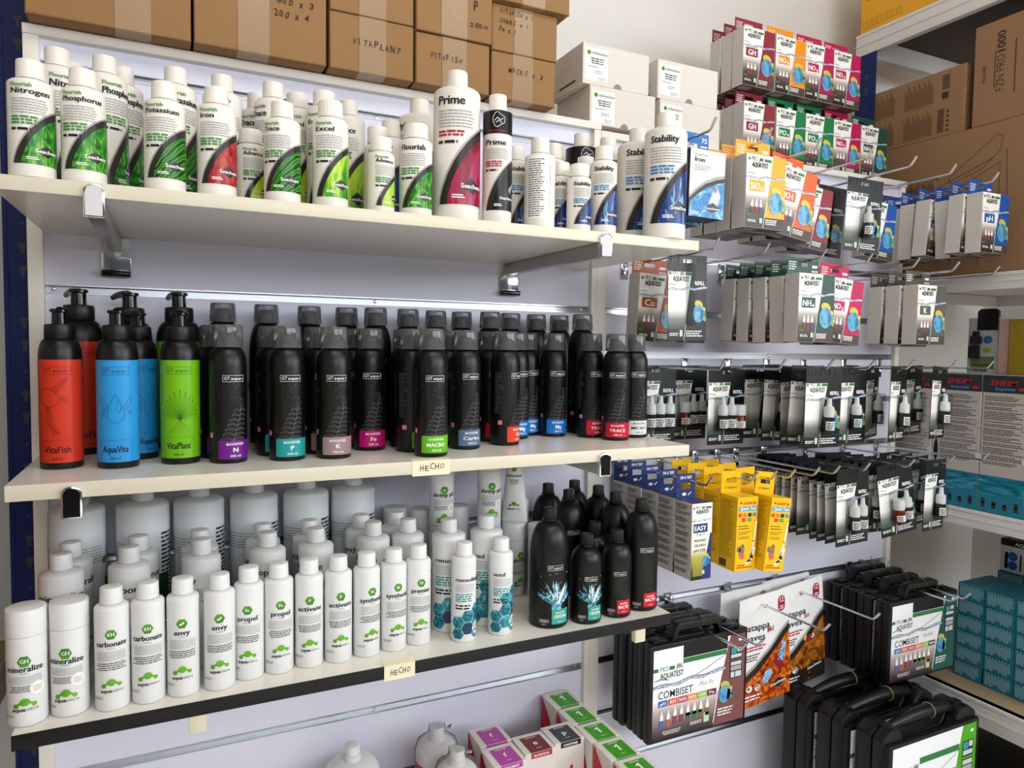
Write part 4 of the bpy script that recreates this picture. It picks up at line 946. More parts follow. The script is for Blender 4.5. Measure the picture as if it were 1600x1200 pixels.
def aqua_front(a, x0, z0, w, h, colr, sym):
    c = M('test_colour_'+colr, colr, .4); X = lambda u: x0+u*w; Z = lambda v: z0+v*h
    fd = MG('fade_'+colr, [(0.0, '2a2320'), (.24, '54463f'), (.40, 'a89e96'), (.50, 'efece6'), (1.0, 'f3f1ec')], z0, z0+h)
    a.rect(X(0), Z(0), X(1), Z(1), fd); a.up()
    a.poly([(X(.66), Z(1)), (X(1), Z(1)), (X(1), Z(0)), (X(.44), Z(0)), (X(.60), Z(.62)), (X(.62), Z(.72))], c)
    a.up(); a.poly([(X(.44), Z(0)), (X(1), Z(0)), (X(1), Z(.15)), (X(.475), Z(.15))], M('print_dark_base', '4a3c35', .45)); a.up()
    a.line([(X(.445), Z(.01)), (X(.525), Z(.36))], .0011, INKW); a.up()
    waterline(a, X(0), X(1), Z(.685), .045*h)
    logo_aqua(a, X(.035), Z(.845), w*.60)
    a.rect(X(.08), Z(.50), X(.46), Z(.65), c); a.up()
    main = sym.rstrip('0123456789'); sub = sym[len(main):]
    k = .38*w
    if sub:
        a.text(main, X(.11), Z(.525), h*.088, INKW, .022, w=k*.60); a.text(sub, X(.11)+k*.66, Z(.508), h*.055, INKW, .022, w=k*.17)
    else: a.text(main, X(.27), Z(.525), h*.095, INKW, .022, al='c', w=k*(.62 if len(main) > 1 else .3))
    a.rect(X(.02), Z(.155), X(.14), Z(.185), LOGOG)
    for i, cc in enumerate(('6b4a3a', '8a3a3a', '3c5a7a')): minibottle(a, X(.12+.11*i), Z(.20), .19*h, M('mini_'+cc, cc, .5))
    a.up(); fish(a, X(.75), Z(.36), .225*w)
    a.rect(X(.345), Z(.065), X(.42), Z(.135), M('pale_green_print', 'b7d8b4', .45)); a.rows(X(.05), X(.32), Z(.115), Z(.075), 2, INKW, .5, .3, seed=2)
    a.rows(X(.50), X(.86), Z(.135), Z(.055), 3, INKW, .55, .25, seed=5)
def flapprint(a, w, z0, z1, k):
    a.rows(-w*.45, -w*.2, z1-.006, z0+.012, 4, INKW, .45, .3, seed=3); a.rows(w*.28, w*.45, z1-.014, z1-.020, 1, INKW, .9, .0)
    for i in range(3): a.ell(w*(.30+.07*i), z0+.010, .0028, .0020, INKW, 8)
def test_carton(colr, sym, flap=None):
    def make():
        t = thing('test_kit_carton'); w, h, d = .1015, .139, .038
        m = MB(); m.box(-w/2, w/2, -d, -.0006, -.022-h, -.022, GREYB, .0008, 1)
        a = Art(); aqua_front(a, -w/2+.0006, -.022-h+.0006, w-.0012, h-.0012, colr, sym); a.emit(m, on_front(-d))
        m.box(-w/2+.001, w/2-.001, -d+.001, -.001, -.0222-h, -.0218-h, M('print_dark_base', '3a302b'))
        m.box(-w/2+.008, -w/2+.04, -d+.008, -.010, -.0226-h, -.0221-h, M('pale_print', '8d857c', .5))
        m.build('carton', t)
        m = MB(); fc = M('test_colour_'+(flap or colr), flap or colr, .4); m.slot_plate(w-.012, -.023, .014, .028, .008, 0, -.0007, .0007, fc)
        a = Art(); flapprint(a, w-.012, -.023, .014, 1); a.emit(m, on_front(-.0007)); m.build('hanging_flap', t)
        return t
    return 'tc'+colr+sym, make
def easy_carton():
    t = thing('test_kit_carton'); w, h, d = .0485, .147, .050; z1 = -.027
    m = MB(); m.box(-w/2, w/2, -d, -.0006, z1-h, z1, GREYB, .0008, 1); BL = M('easy_blue', '23356e', .4)
    m.box(-w/2+.0006, w/2-.0006, -d+.0006, -.001, z1, z1+.0004, BL)
    a = Art(); x0 = -w/2; Z = lambda v: z1-h+v*h; X = lambda u: x0+u*w
    a.rect(X(0), Z(0), X(1), Z(1), MG('easy_fade', [(0, '15181c'), (.12, '4b5a2a'), (.3, 'b9ad5c'), (.42, 'e9e6d8'), (1, 'f2f0ea')], z1-h, z1)); a.up()
    a.poly([(X(.92), Z(.6)), (X(1), Z(.6)), (X(1), Z(0)), (X(.55), Z(0))], BL); a.up()
    logo_aqua(a, X(.05), Z(.88), w*.92); waterline(a, X(0), X(1), Z(.775), .018*h); a.rect(X(.08), Z(.62), X(.78), Z(.735), BL); a.up()
    a.text('EASY', X(.43), Z(.645), .0095, INKW, .02, al='c', w=w*.58); a.text('7 in 1', X(.42), Z(.575), .0055, INK, .006, al='c', w=w*.4)
    for i, s in enumerate(('NO2 NO3', 'GH KH', 'pH Cl2')): a.text(s, X(.42), Z(.50-.065*i), .005, INK, .012, al='c', w=w*.55)
    for i in range(7): a.rect(X(.12+.07*i), Z(.05), X(.15+.07*i), Z(.30), M('strip_print', 'c8bd50', .5))
    fish(a, X(.72), Z(.24), .011, False); a.rect(X(.55), Z(.07), X(.68), Z(.12), M('pale_green_print', 'b7d8b4')); a.emit(m, on_front(-d))
    a = Art()
    for i, (s0, n) in enumerate(((.97, 4), (.88, 3), (.80, 4), (.70, 3), (.62, 4), (.52, 3), (.43, 4), (.33, 4), (.22, 3), (.13, 3))): a.rows(.004, d-.006, Z(s0), Z(s0-.017*n), n, M('carton_text', '2f2a28', .6), .5, .3, seed=i)
    a.emit(m, on_left(-w/2, 0)); m.build('carton', t)
    m = MB(); m.slot_plate(w-.002, -.028, .021, .024, .012, -.003, -.0008, .0008, BL)
    a = Art(); a.text('DR X TEST', 0, .011, .0055, INKW, .016, al='c', w=.028); a.ell(-.004, -.019, .0055, .0032, INKW, 10); a.line([(.006, -.021), (.012, -.016)], .002, INKW); a.emit(m, on_front(-.0008)); m.build('hanging_flap', t)
    return t
def yellow_carton():
    t = thing('test_kit_carton'); w, h, d = .053, .147, .050; z1 = -.024; Y = M('sun_yellow_carton', 'eebb08', .38)
    m = MB(); m.box(-w/2, w/2, -d, -.0006, z1-h, z1, Y, .0008, 1); a = Art(); x0 = -w/2; Z = lambda v: z1-h+v*h; X = lambda u: x0+u*w
    RD_ = M('signal_red_print', 'c8261c', .4)
    a.ell(X(.16), Z(.925), .003, .0024, RD_, 8); a.text('sera', X(.26), Z(.90), .0075, RD_, .03, w=w*.62, sh=.12); a.rect(X(.06), Z(.815), X(.96), Z(.875), M('sky_print', '2f9ad0', .4)); a.up()
    a.text('Quick Test', X(.51), Z(.828), .0062, INKW, .016, al='c', w=w*.78)
    for i, c in enumerate(('d8442c', 'e0702c', '20242a', '3a86c4')): a.rrect(X(.05+.235*i), Z(.735), X(.22+.235*i), Z(.785), .001, M('swatch_'+c, c, .5))
    for i, c in enumerate(('d23a52', '5aa53a')): a.rrect(X(.22+.27*i), Z(.67), X(.42+.27*i), Z(.72), .001, M('swatch_'+c, c, .5))
    a.rows(X(.08), X(.75), Z(.64), Z(.57), 2, INK, .3, .3, seed=2); a.rows(X(.08), X(.75), Z(.55), Z(.50), 2, INK, .3, .3, seed=3); a.rows(X(.08), X(.70), Z(.48), Z(.44), 2, INK, .3, .4, seed=4)
    FX = MN('fish_food_print', [(0.4, '6a5a50'), (0.55, 'a08a7a'), (0.65, 'c8452e')], 160, 3, 1)
    a.ell(X(.30), Z(.27), .007, .015, FX, 14, -.15); a.ell(X(.16), Z(.30), .005, .006, FX, 10); a.up(); a.ell(X(.33), Z(.20), .006, .006, M('coral_print', 'd8604a', .4), 10)
    a.line([(X(.95), Z(.66)), (X(.86), Z(.40)), (X(.74), Z(.18))], .004, INKW); a.line([(X(.90), Z(.30)), (X(.72), Z(.14)), (X(.56), Z(.10))], .007, INKW); a.up(); a.ell(X(.80), Z(.19), .0035, .0045, INK, 8, .4); a.ell(X(.64), Z(.13), .004, .0022, INK, 8, .4)
    a.rect(X(.05), Z(.045), X(.85), Z(.058), RD_); a.rect(X(.10), Z(.075), X(.45), Z(.09), RD_); a.emit(m, on_front(-d))
    a = Art(); a.rows(.004, d-.006, Z(.95), Z(.16), 40, M('yellow_text', '8a6a10', .6), .4, .35, seed=1); a.rect(.006, Z(.03), .026, Z(.13), M('yellow_code', '5a4610', .6)); a.emit(m, on_left(-w/2, 0)); m.build('carton', t)
    m = MB(); m.slot_plate(w-.001, -.025, .020, .026, .009, 0, -.0008, .0008, Y); a = Art(); a.text('5 Tests in 1', 0, -.016, .0045, INK, .012, al='c', w=.030); a.emit(m, on_front(-.0008)); m.build('hanging_flap', t)
    return t
CARDK = M('refill_card_black', '121516', .36, spec=.35)
def dropper(m, m2, x, z, h, r, y, amber=False, jar=False):
    X = Matrix.Translation((x, y, z)); c = M('amber_liquid', '7a2a0c', .12) if amber else M('smoke_bottle', '2a2c2c', .15)
    if jar:
        m.lathe([(0, 0), (r, .001), (r, h*.52), (r*.9, h*.56), (0, h*.56)], c, 20, X); m2.lathe([(r*.98, h*.56), (r*.98, h*.95), (r*.9, h*.98), (0, h*.98)], WHITE2, 40, X, ribs=.03)
    else:
        m.lathe([(0, 0), (r, .001), (r, h*.42), (r*.7, h*.47), (0, h*.48)], c, 20, X)
        m2.lathe([(r*.85, h*.45), (r*.85, h*.49), (r*.93, h*.50), (r*.86, h*.74), (r*.55, h*.77), (r*.45, h*.80), (r*.36, h), (0, h)], WHITE2, 32, X, ribs=.02)
    a = Art(); a.rect(-1.3*r, h*.07, 1.3*r, h*.33, PAPERW); a.up(); a.rows(-1.1*r, .1*r, h*.31, h*.10, 4, INK, .5, .3); 
    for i in range(3): a.rect(.25*r, h*(.09+.08*i), .95*r, h*(.145+.08*i), M('label_tab_teal', '3a8f86', .5) if i % 2 else M('label_tab_blue', '4a78b8', .5))
    f = on_cyl(r); a.emit(m, lambda u, v, l: tuple(X @ Vector(f(u, v, l))), .002)
def refill(kind, bottles, big=False, clear=False):
    def make():
        t = thing('refill_card'); w, h, zt = .104, .168, .012
        m = MB(); m.slot_plate(w, zt-h, zt, .026, .007, 0, 0, .0009, CARDK); a = Art(); x0 = -w/2; Z = lambda v: zt-h+v*h; X = lambda u: x0+u*w
        fd = MG('refill_fade', [(0.0, '17191a'), (.14, '2a2e2c'), (.30, '7a7c78'), (.44, 'e9e7e0'), (1.0, 'f2f1ec')], Z(.0), Z(.85))
        a.poly([(X(.0), Z(0)), (X(.40), Z(0)), (X(.54), Z(.60)), (X(.60), Z(.80)), (X(.0), Z(.80))], fd); a.up()
        a.line([(X(.41), Z(.01)), (X(.46), Z(.20))], .0011, INKW); waterline(a, X(0), X(1), Z(.60), .040*h); logo_aqua(a, X(.02), Z(.705), w*.60)
        a.text('REFILL', X(.68), Z(.655), .0075, INKW, .024, w=w*.26); fish(a, X(.78), Z(.32), .019)
        a.rect(X(.30), Z(.05), X(.37), Z(.125), M('pale_green_print', 'b7d8b4')); a.rows(X(.04), X(.28), Z(.10), Z(.06), 2, INKW, .5, .3); a.rect(X(.02), Z(.145), X(.3), Z(.155), LOGOG); a.rows(X(.46), X(.90), Z(.13), Z(.05), 3, INKW, .5, .25, seed=4)
        a.text('REFILL', 0, Z(.895), .013, M('card_gloss_print', '1c2223', .3), .02, al='c', w=w*.86); a.emit(m, on_front(0)); m.build('card', t)
        if bottles:
            nb = len(bottles); sp = .0245
            for i, b in enumerate(bottles):
                bx = X(.50)+(i-(nb-1)/2)*sp+.003
                m, m2 = MB(), MB()
                if b == 'j': dropper(m, m2, bx, Z(.20), .054, .0125, -.0135, True, True)
                else: dropper(m, m2, bx, Z(.20), .070, .0117, -.0130)
                o = m.build('amber_jar' if b == 'j' else 'dropper_bottle', t); m2.build('screw_cap' if b == 'j' else 'dropper_cap', o)
            W2 = nb*sp/2+.004
        else: W2 = .010
        m = MB(); m.box(X(.50)-W2+.003, X(.50)+W2+.003, -.026 if bottles else -.009, -.0006, Z(.175), Z(.62) if bottles else Z(.90), BLIST, .004, 2); m.build('clear_blister', t)
        return t
    return 'rf'+kind, make
def hang(kb, x, y, z, label, rz=0.0, tilt=0.0, lean=0.0, cat='test kit', group=None): return place(kb[0], kb[1], x, y, z, rz, label, cat, group, 1.0, tilt, lean)
SIO2 = test_carton('f0a418', 'SiO2'); KH = test_carton('e0591c', 'KH'); GH = test_carton('8a2634', 'GH'); NO2 = test_carton('b81850', 'NO2'); NO3 = test_carton('ee8d10', 'NO3')
PO4 = test_carton('177a48', 'PO4'); NH4 = test_carton('22493c', 'NH4'); PH_ = test_carton('1c54a8', 'pH'); CU = test_carton('a8500e', 'Cu'); KK = test_carton('56564f', 'K')
EASY = ('easy', easy_carton); SERA = ('sera', yellow_carton)
rz_ = random.Random(11)
J = lambda k: rz_.uniform(-k, k)
def run(kb, x, ys, z, what, where, tilt0=0.0, jit=.015, cat='test kit', rz0=0.0):
    for i, y in enumerate(ys):
        l = what+', '+('foremost on ' if i == 0 else ('%s from the front on ' % ORD[i]))+where
        hang(kb, x, y, z, l, rz0+(J(jit) if i else 0), tilt0 if i == 0 else J(jit*2), 0, cat)
# top row
def sea_iron():
    t = thing('test_kit_carton'); w, h, d = .083, .124, .048; z1 = -.022
    m = MB(); m.box(-w/2, w/2, -d, -.0006, z1-h, z1, BLACKC, .0008, 1); a = Art(); x0 = -w/2; Z = lambda v: z1-h+v*h; X = lambda u: x0+u*w
    a.rect(X(0), Z(0), X(1), Z(1), M('cream_label', 'efeadb', .4)); a.up(); cv = [(X(0), Z(.26)), (X(.2), Z(.38)), (X(.45), Z(.50)), (X(.75), Z(.58)), (X(1), Z(.62))]
    a.poly([(X(0), Z(0))]+[(x, y+.006) for x, y in cv]+[(X(1), Z(0))], SWG); a.up(); a.poly([(X(0), Z(0))]+cv+[(X(1), Z(0))], SWO); a.up()
    a.poly([(X(0), Z(0)), (X(.04), Z(.22)), (X(.25), Z(.34)), (X(.5), Z(.45)), (X(.8), Z(.53)), (X(1), Z(.56)), (X(1), Z(0))], MN('blue_lab_print', [(0.3, '12499a'), (0.5, '2f8fc8'), (0.65, '9fd4e4'), (0.78, '1c62b4')], 35, 3, 1.5)); a.up()
    a.poly([(X(.55), Z(.22)), (X(.75), Z(.5)), (X(.9), Z(.33)), (X(.8), Z(.2))], M('pale_print2', 'c8cfd0', .4)); a.ell(X(.74), Z(.43), .004, .006, INKR, 8); a.up()
    a.poly([(X(.42), Z(.14)), (X(.68), Z(.235)), (X(.92), Z(.15)), (X(.68), Z(.08))], SWO); a.up(); a.text('Seachem', X(.45), Z(.13), .0042, INKW, .02, w=w*.44)
    a.text('MultiTest', X(.12), Z(.90), .0045, INKGR, 0, w=w*.36, sh=.15); a.text('Iron', X(.12), Z(.815), .0085, INK, .022, w=w*.28, sh=.1); a.rows(X(.12), X(.6), Z(.78), Z(.69), 3, INKGR, .35, .3); a.rows(X(.04), X(.3), Z(.09), Z(.03), 2, INKW, .5, .2); a.emit(m, on_front(-d))
    a = Art(); a.rows(.006, d-.008, Z(.94), Z(.3), 18, INKGR, .3, .5, seed=2); a.emit(m, on_left(-w/2, 0)); m.build('carton', t)
    m = MB(); BLF = M('blue_flap', '2a6fb6', .4); m.slot_plate(w-.004, -.023, .024, .026, .008, 0, -.0007, .0007, BLF); a = Art(); a.text('75', .022, .007, .009, INKW, .02, w=.013); a.rows(.020, .036, .004, -.008, 2, INKW, .5, .1); a.emit(m, on_front(-.0007)); m.build('hanging_flap', t)
    return t
IRON = ('seairon', sea_iron)
hang(IRON, 1.087, -.226, RA-.006, 'black-sided carton with blue and cream front just right of the big blue-label bottle', 0, .02)
hang(IRON, 1.076, -.170, RA-.010, 'black-sided carton right behind the blue and cream one', .05)
run(SIO2, 1.216, (-.252, -.212, -.172, -.132), RA-.003, 'grey-sided carton with yellow front marked SiO2', 'the topmost hook row')
run(KH, 1.344, (-.220, -.178, -.136), RA-.008, 'carton with orange front', 'the third hook of the topmost row', .14)
run(GH, 1.494, (-.132, -.092), RA-.010, 'dark red carton', 'the fourth hook of the topmost row', .12)
R1 = refill('1', 'd'); R2 = refill('2', 'dd'); R3 = refill('3', 'ddd'); RJ2 = refill('j2', 'jdd'); R2J = refill('2j', 'ddj'); RJ1 = refill('j1', 'jd'); R0 = refill('0', '')
hang(R1, 1.634, -.180, RA-.012, 'black refill card with one dropper bottle, alone on its hook in the topmost row', -.12, .05)
hang(R0, 1.610, -.100, RA-.015, 'dark card half hidden behind the single-dropper refill card of the topmost row', -.1, .08)
run(PH_, 1.768, (-.090,), RA-.010, 'blue carton leaning sideways, marked pH', 'the sixth hook of the topmost row', .09)
run(PH_, 1.927, (-.262, -.222, -.180, -.134, -.090, -.050), RA-.003, 'grey-sided blue-flapped carton', 'the rightmost topmost-row hook', 0, .05)
# second row
hang(CU, 1.091, -.095, RB-.008, 'carton with copper-brown flap marked Cu at the left of the second hook row', 0, .045)
hang(R0, 1.094, -.215, RB-.010, 'refill card with empty clear tube hanging in front of the copper-brown carton', .10, -.02)
run(PO4, 1.216, (-.030,), RB-.008, 'green carton nearest the wall', 'the second hook of the second row')
run(NH4, 1.366, (-.250, -.205, -.160, -.115, -.070), RB-.004, 'grey-sided green-flapped carton', 'the third second-row hook', 0, .03)
run(NO2, 1.500, (-.215,), RB-.006, 'carton with raspberry front marked NO2', 'the fourth hook of the second row', .08)
run(NO3, 1.506, (-.165,), RB-.008, 'carton showing an orange strip behind the raspberry one', 'the second row')
run(KK, 1.788, (-.210, -.165, -.118), RB-.004, 'grey-flapped carton', 'the sixth hook of the second row', 0, .03)
run(GH, 1.930, (-.070,), RB-.008, 'dark red carton peeping out right of the one marked K', 'its hook')
# third row
def cards(kbs, x, ys, z, where, rz0=-.03, jit=.10, tilts=None, d0=0):
    for i, y in enumerate(ys):
        l = 'black refill card, '+('foremost' if i == 0 else ORD[i]+' from the front')+' on the '+where
        hang(kbs[min(i, len(kbs)-1)], x, y, z, l, rz0 if i == 0 else rz0+J(jit), (tilts or {}).get(i, J(.03) if i else 0), 0, 'refill card')
hang(R3, 1.112, -.100, RC-.006, 'black refill card with three white droppers, leftmost card of the third hook row', 0, .0, 0, 'refill card')
hang(R2J, 1.262, -.150, RC-.008, 'black refill card with two droppers and an amber jar at its right, third row', .03, 0, 0, 'refill card')
hang(RJ2, 1.240, -.052, RC-.008, 'black refill card with a jar and two droppers, between the two other left cards', .03, 0, 0, 'refill card')
cards([R1, R1, R0, R1, R0], 1.400, (-.285, -.248, -.205, -.165, -.110), RC-.004, 'third hook of the third row', 0, .22, {0: .01, 1: .06, 2: -.04, 3: .05})
cards([R1, R0, R0], 1.525, (-.250, -.200, -.140), RC-.006, 'fourth hook of the third row', .05, .2)
cards([R1, R1, R0], 1.652, (-.272, -.205, -.150), RC-.004, 'fifth hook of the third row', .32, .12, {0: .03})
cards([R1, R1], 1.801, (-.268, -.200), RC-.004, 'sixth hook of the third row', .30, .1, {0: .05})
# fourth row
run(EASY, 1.084, (-.238, -.184, -.130, -.076, -.022), RD-.003, 'slim navy-flapped carton', 'the leftmost hook of the fourth row', 0, .008)
run(SERA, 1.198, (-.240, -.188, -.136, -.084), RD-.003, 'yellow carton', 'the left of the two yellow-filled hooks', .03, .015)
run(SERA, 1.268, (-.262, -.205, -.150, -.096), RD-.006, 'yellow carton', 'the right of the two yellow-filled hooks', .13, .02)
cards([R2, R0, R0, R0, R1, R0, R0, R0, R1, R0], 1.512, (-.274, -.244, -.224, -.203, -.170, -.148, -.126, -.105, -.072, -.048), RD-.004, 'seventh hook of the fourth row', .03, .05, {0: -.03, 1: -.06, 2: -.04, 3: -.05, 4: -.01})
cards([RJ1, R2J, R0, R0, R1, R0], 1.668, (-.258, -.222, -.192, -.165, -.125, -.09), RD-.004, 'eighth hook of the fourth row', -.12, .15, {0: -.15, 1: -.05})
cards([R1, R1, R0, R0], 1.811, (-.262, -.215, -.180, -.14), RD-.004, 'ninth hook of the fourth row', .18, .10, {0: .03})

# cases on the lowest hooks
def case_art(a, x0, z0, w, h, mid, midname, chips, plus=None, notch=True):
    X = lambda u: x0+u*w; Z = lambda v: z0+v*h; c = M('case_print_'+mid, mid, .35)
    fd = MG('case_fade_'+mid, [(0.0, '252021'), (.10, '5a4a48'), (.30, 'b3a2a0'), (.44, 'f0f1f4'), (1.0, 'f1f3f7')], z0, z0+h)
    a.poly([(X(0), Z(0)), (X(1), Z(0)), (X(1), Z(1)), (X(.80), Z(1)), (X(.80), Z(.86)), (X(.31), Z(.86)), (X(.31), Z(1)), (X(0), Z(1))] if notch else [(X(0), Z(0)), (X(1), Z(0)), (X(1), Z(1)), (X(0), Z(1))], fd); a.up()
    a.poly([(X(.65), Z(0)), (X(1), Z(0)), (X(1), Z(1)), (X(.83), Z(1)), (X(.80), Z(.86)), (X(.73), Z(.5))], c); a.up()
    a.rect(X(.31), Z(.80), X(.79), Z(.855), LOGOG); a.line([(X(.655), Z(.04)), (X(.70), Z(.34))], .0022, INKW)
    a.rect(X(0), Z(.76), X(.05), Z(.80), LOGOG); a.text('PRO', X(.07), Z(.755), h*.055, INK, -.01, w=w*.085); a.rect(X(.165), Z(.76), X(.22), Z(.80), LOGOG); a.text('JBL', X(.235), Z(.765), h*.045, INK, .012, w=w*.075, sh=.1); a.text('AQUATEST', X(.07), Z(.675), h*.062, INK, .012, w=w*.245)
    waterline(a, X(0), X(.78), Z(.60), .055*h); a.line([(X(.35), Z(.60)), (X(.55), Z(.68)), (X(.79), Z(.80))], .0012, M('wave_line_print', '26304a'))
    if chips:
        a.text('COMBISET', X(.055), Z(.455), h*.082, INK, .007, w=w*.365); a.text(plus, X(.49), Z(.50), h*.05, INKGR, -.004, w=w*.15, sh=.25)
        for i, (s, cc) in enumerate(chips):
            a.rect(X(.055+.105*i), Z(.365), X(.155+.105*i), Z(.435), M('chip_'+cc, cc, .4)); a.up(); a.text(s, X(.105+.105*i), Z(.383), h*.036, INKW, .02, al='c', w=w*(.075 if len(s) > 2 else .055))
        for i, cc in enumerate(('3a6aa8', 'b0604a', '8a3a52', '8a3a52', '5a5a5a', '3a7a4a', '8a6a3a', '8a6a3a')): minibottle(a, X(.07+.07*i), Z(.13+.02*(i > 1)), .19*h, M('mini_'+cc, cc, .5))
        a.rect(X(.35), Z(.20), X(.52), Z(.235), LOGOG); a.rows(X(.10), X(.30), Z(.10), Z(.05), 3, INKW, .4, .2, 'c')
        a.rect(X(.545), Z(.075), X(.605), Z(.185), M('pale_green_print', 'b7d8b4')); a.rows(X(.40), X(.53), Z(.125), Z(.085), 2, INKW, .5, .2); a.rows(X(.70), X(.88), Z(.20), Z(.10), 3, INKW, .5, .2)
    fish(a, X(.775), Z(.34), .085*w)
    a.up(); bx = M('case_picture_frame', '2b2e2c', .4); a.rect(X(.83), Z(.50), X(.965), Z(.70), bx); a.rect(X(.83), Z(.72), X(.965), Z(.86), bx); a.up()
    for i in range(7): a.rect(X(.84+.017*i), Z(.59), X(.851+.017*i), Z(.64), M('pale_print2', 'c8cfd0'))
    a.rect(X(.838), Z(.65), X(.957), Z(.69), M('pale_print2', 'c8cfd0')); a.rect(X(.838), Z(.51), X(.88), Z(.575), M('pale_print2', 'c8cfd0')); a.rect(X(.89), Z(.51), X(.957), Z(.575), M('pale_print2', 'c8cfd0'))
    a.rect(X(.838), Z(.735), X(.957), Z(.775), M('pale_print2', 'c8cfd0')); a.rect(X(.838), Z(.785), X(.90), Z(.85), INKT); a.rect(X(.91), Z(.80), X(.957), Z(.85), M('pale_print2', 'c8cfd0')); a.ell(X(.94), Z(.94), .006, .004, INKW, 8)
def small_case(kind, mid, chips, plus):
    def make():
        t = thing('plastic_case'); w, h, d = .262, .206, .041
        m = MB(); m.box(-w/2, w/2, -d, -d/2-.0008, -h, 0, BLACKC, .004, 2); m.box(-w/2, w/2, -d/2+.0008, 0, -h, 0, BLACKC, .004, 2); m.box(-w/2+.003, w/2-.003, -d+.003, -.003, -h+.003, -.003, BLACKC)
        a = Art(); case_art(a, -w/2+.010, -h+.006, w-.018, h-.016, mid, '', chips, plus); a.emit(m, on_front(-d, .0004)); m.build('case_body', t)
        m = MB(); m.prism([(-.070, -.001), (-.058, .030), (-.052, .034), (.052, .034), (.058, .030), (.070, -.001), (.060, -.001), (.050, .019), (-.050, .019), (-.060, -.001)], -.034, -.012, BLACKC, .002); m.build('handle', t)
        m = MB(); m.tube([(.012+.0*cos(q), -.023-.0125*cos(q), .0265+.0095*sin(q)) for q in [2*pi*i/12 for i in range(13)]], .0011, M('green_twist_tie', '4a6a2c', .5), 5); m.tube([(.012, -.023, .036), (.010, -.026, .050), (.004, -.030, .058)], .0008, M('green_twist_tie', '4a6a2c'), 5); m.build('twist_tie', t)
        for s in (-1, 1):
            m = MB(); m.box(s*.098-.016, s*.098+.016, -d*.78, -d*.22, -.001, .005, BLACKC, .0015); m.box(s*.098-.011, s*.098+.011, -d*.80, -d*.5, .003, .0065, BLACKC, .001); m.build('latch', t)
        return t
    return kind, make
CH = [('pH', '2a6fc0'), ('KH', 'e0612c'), ('NO2', 'c02a56'), ('NO3', 'e88a2c'), ('CO2', '8ac02a')]
C1 = small_case('case1', '7a4744', CH+[('Fe', '6e2c34')], 'Plus Fe'); C2 = small_case('case2', '2c5a50', CH+[('NH4', '1f4d3e')], 'Plus NH4')
for i, y in enumerate((-.149, -.105, -.061)):
    hang(C1, 1.175+(0, .004, -.002)[i], y, RE-.0065-.003*(i > 0), 'flat black plastic case, %s of the three hanging left of the pouches' % ('foremost', 'middle', 'rearmost')[i], 0, 0, 0, 'case')
for i, y in enumerate((-.168, -.119, -.070, -.021)):
    hang(C2, 1.872+(0, -.003, .002, 0)[i], y, RE-.012, 'flat black plastic case, %s of the four hanging by the teal boxes' % ('foremost', 'second', 'third', 'rearmost')[i], 0, 0, 0, 'case')
LEAFP = MN('autumn_leaf_print', [(0.3, '2a0f08'), (0.45, 'a03a10'), (0.56, 'd9681a'), (0.68, 'e8a02c'), (0.8, '8a1c14')], 24, 4, 2.5); BROWNP = MN('brown_fish_print', [(0.3, '1a0f08'), (0.45, '7a4212'), (0.58, 'b8701c'), (0.7, 'd89a30')], 22, 4, 2.0)
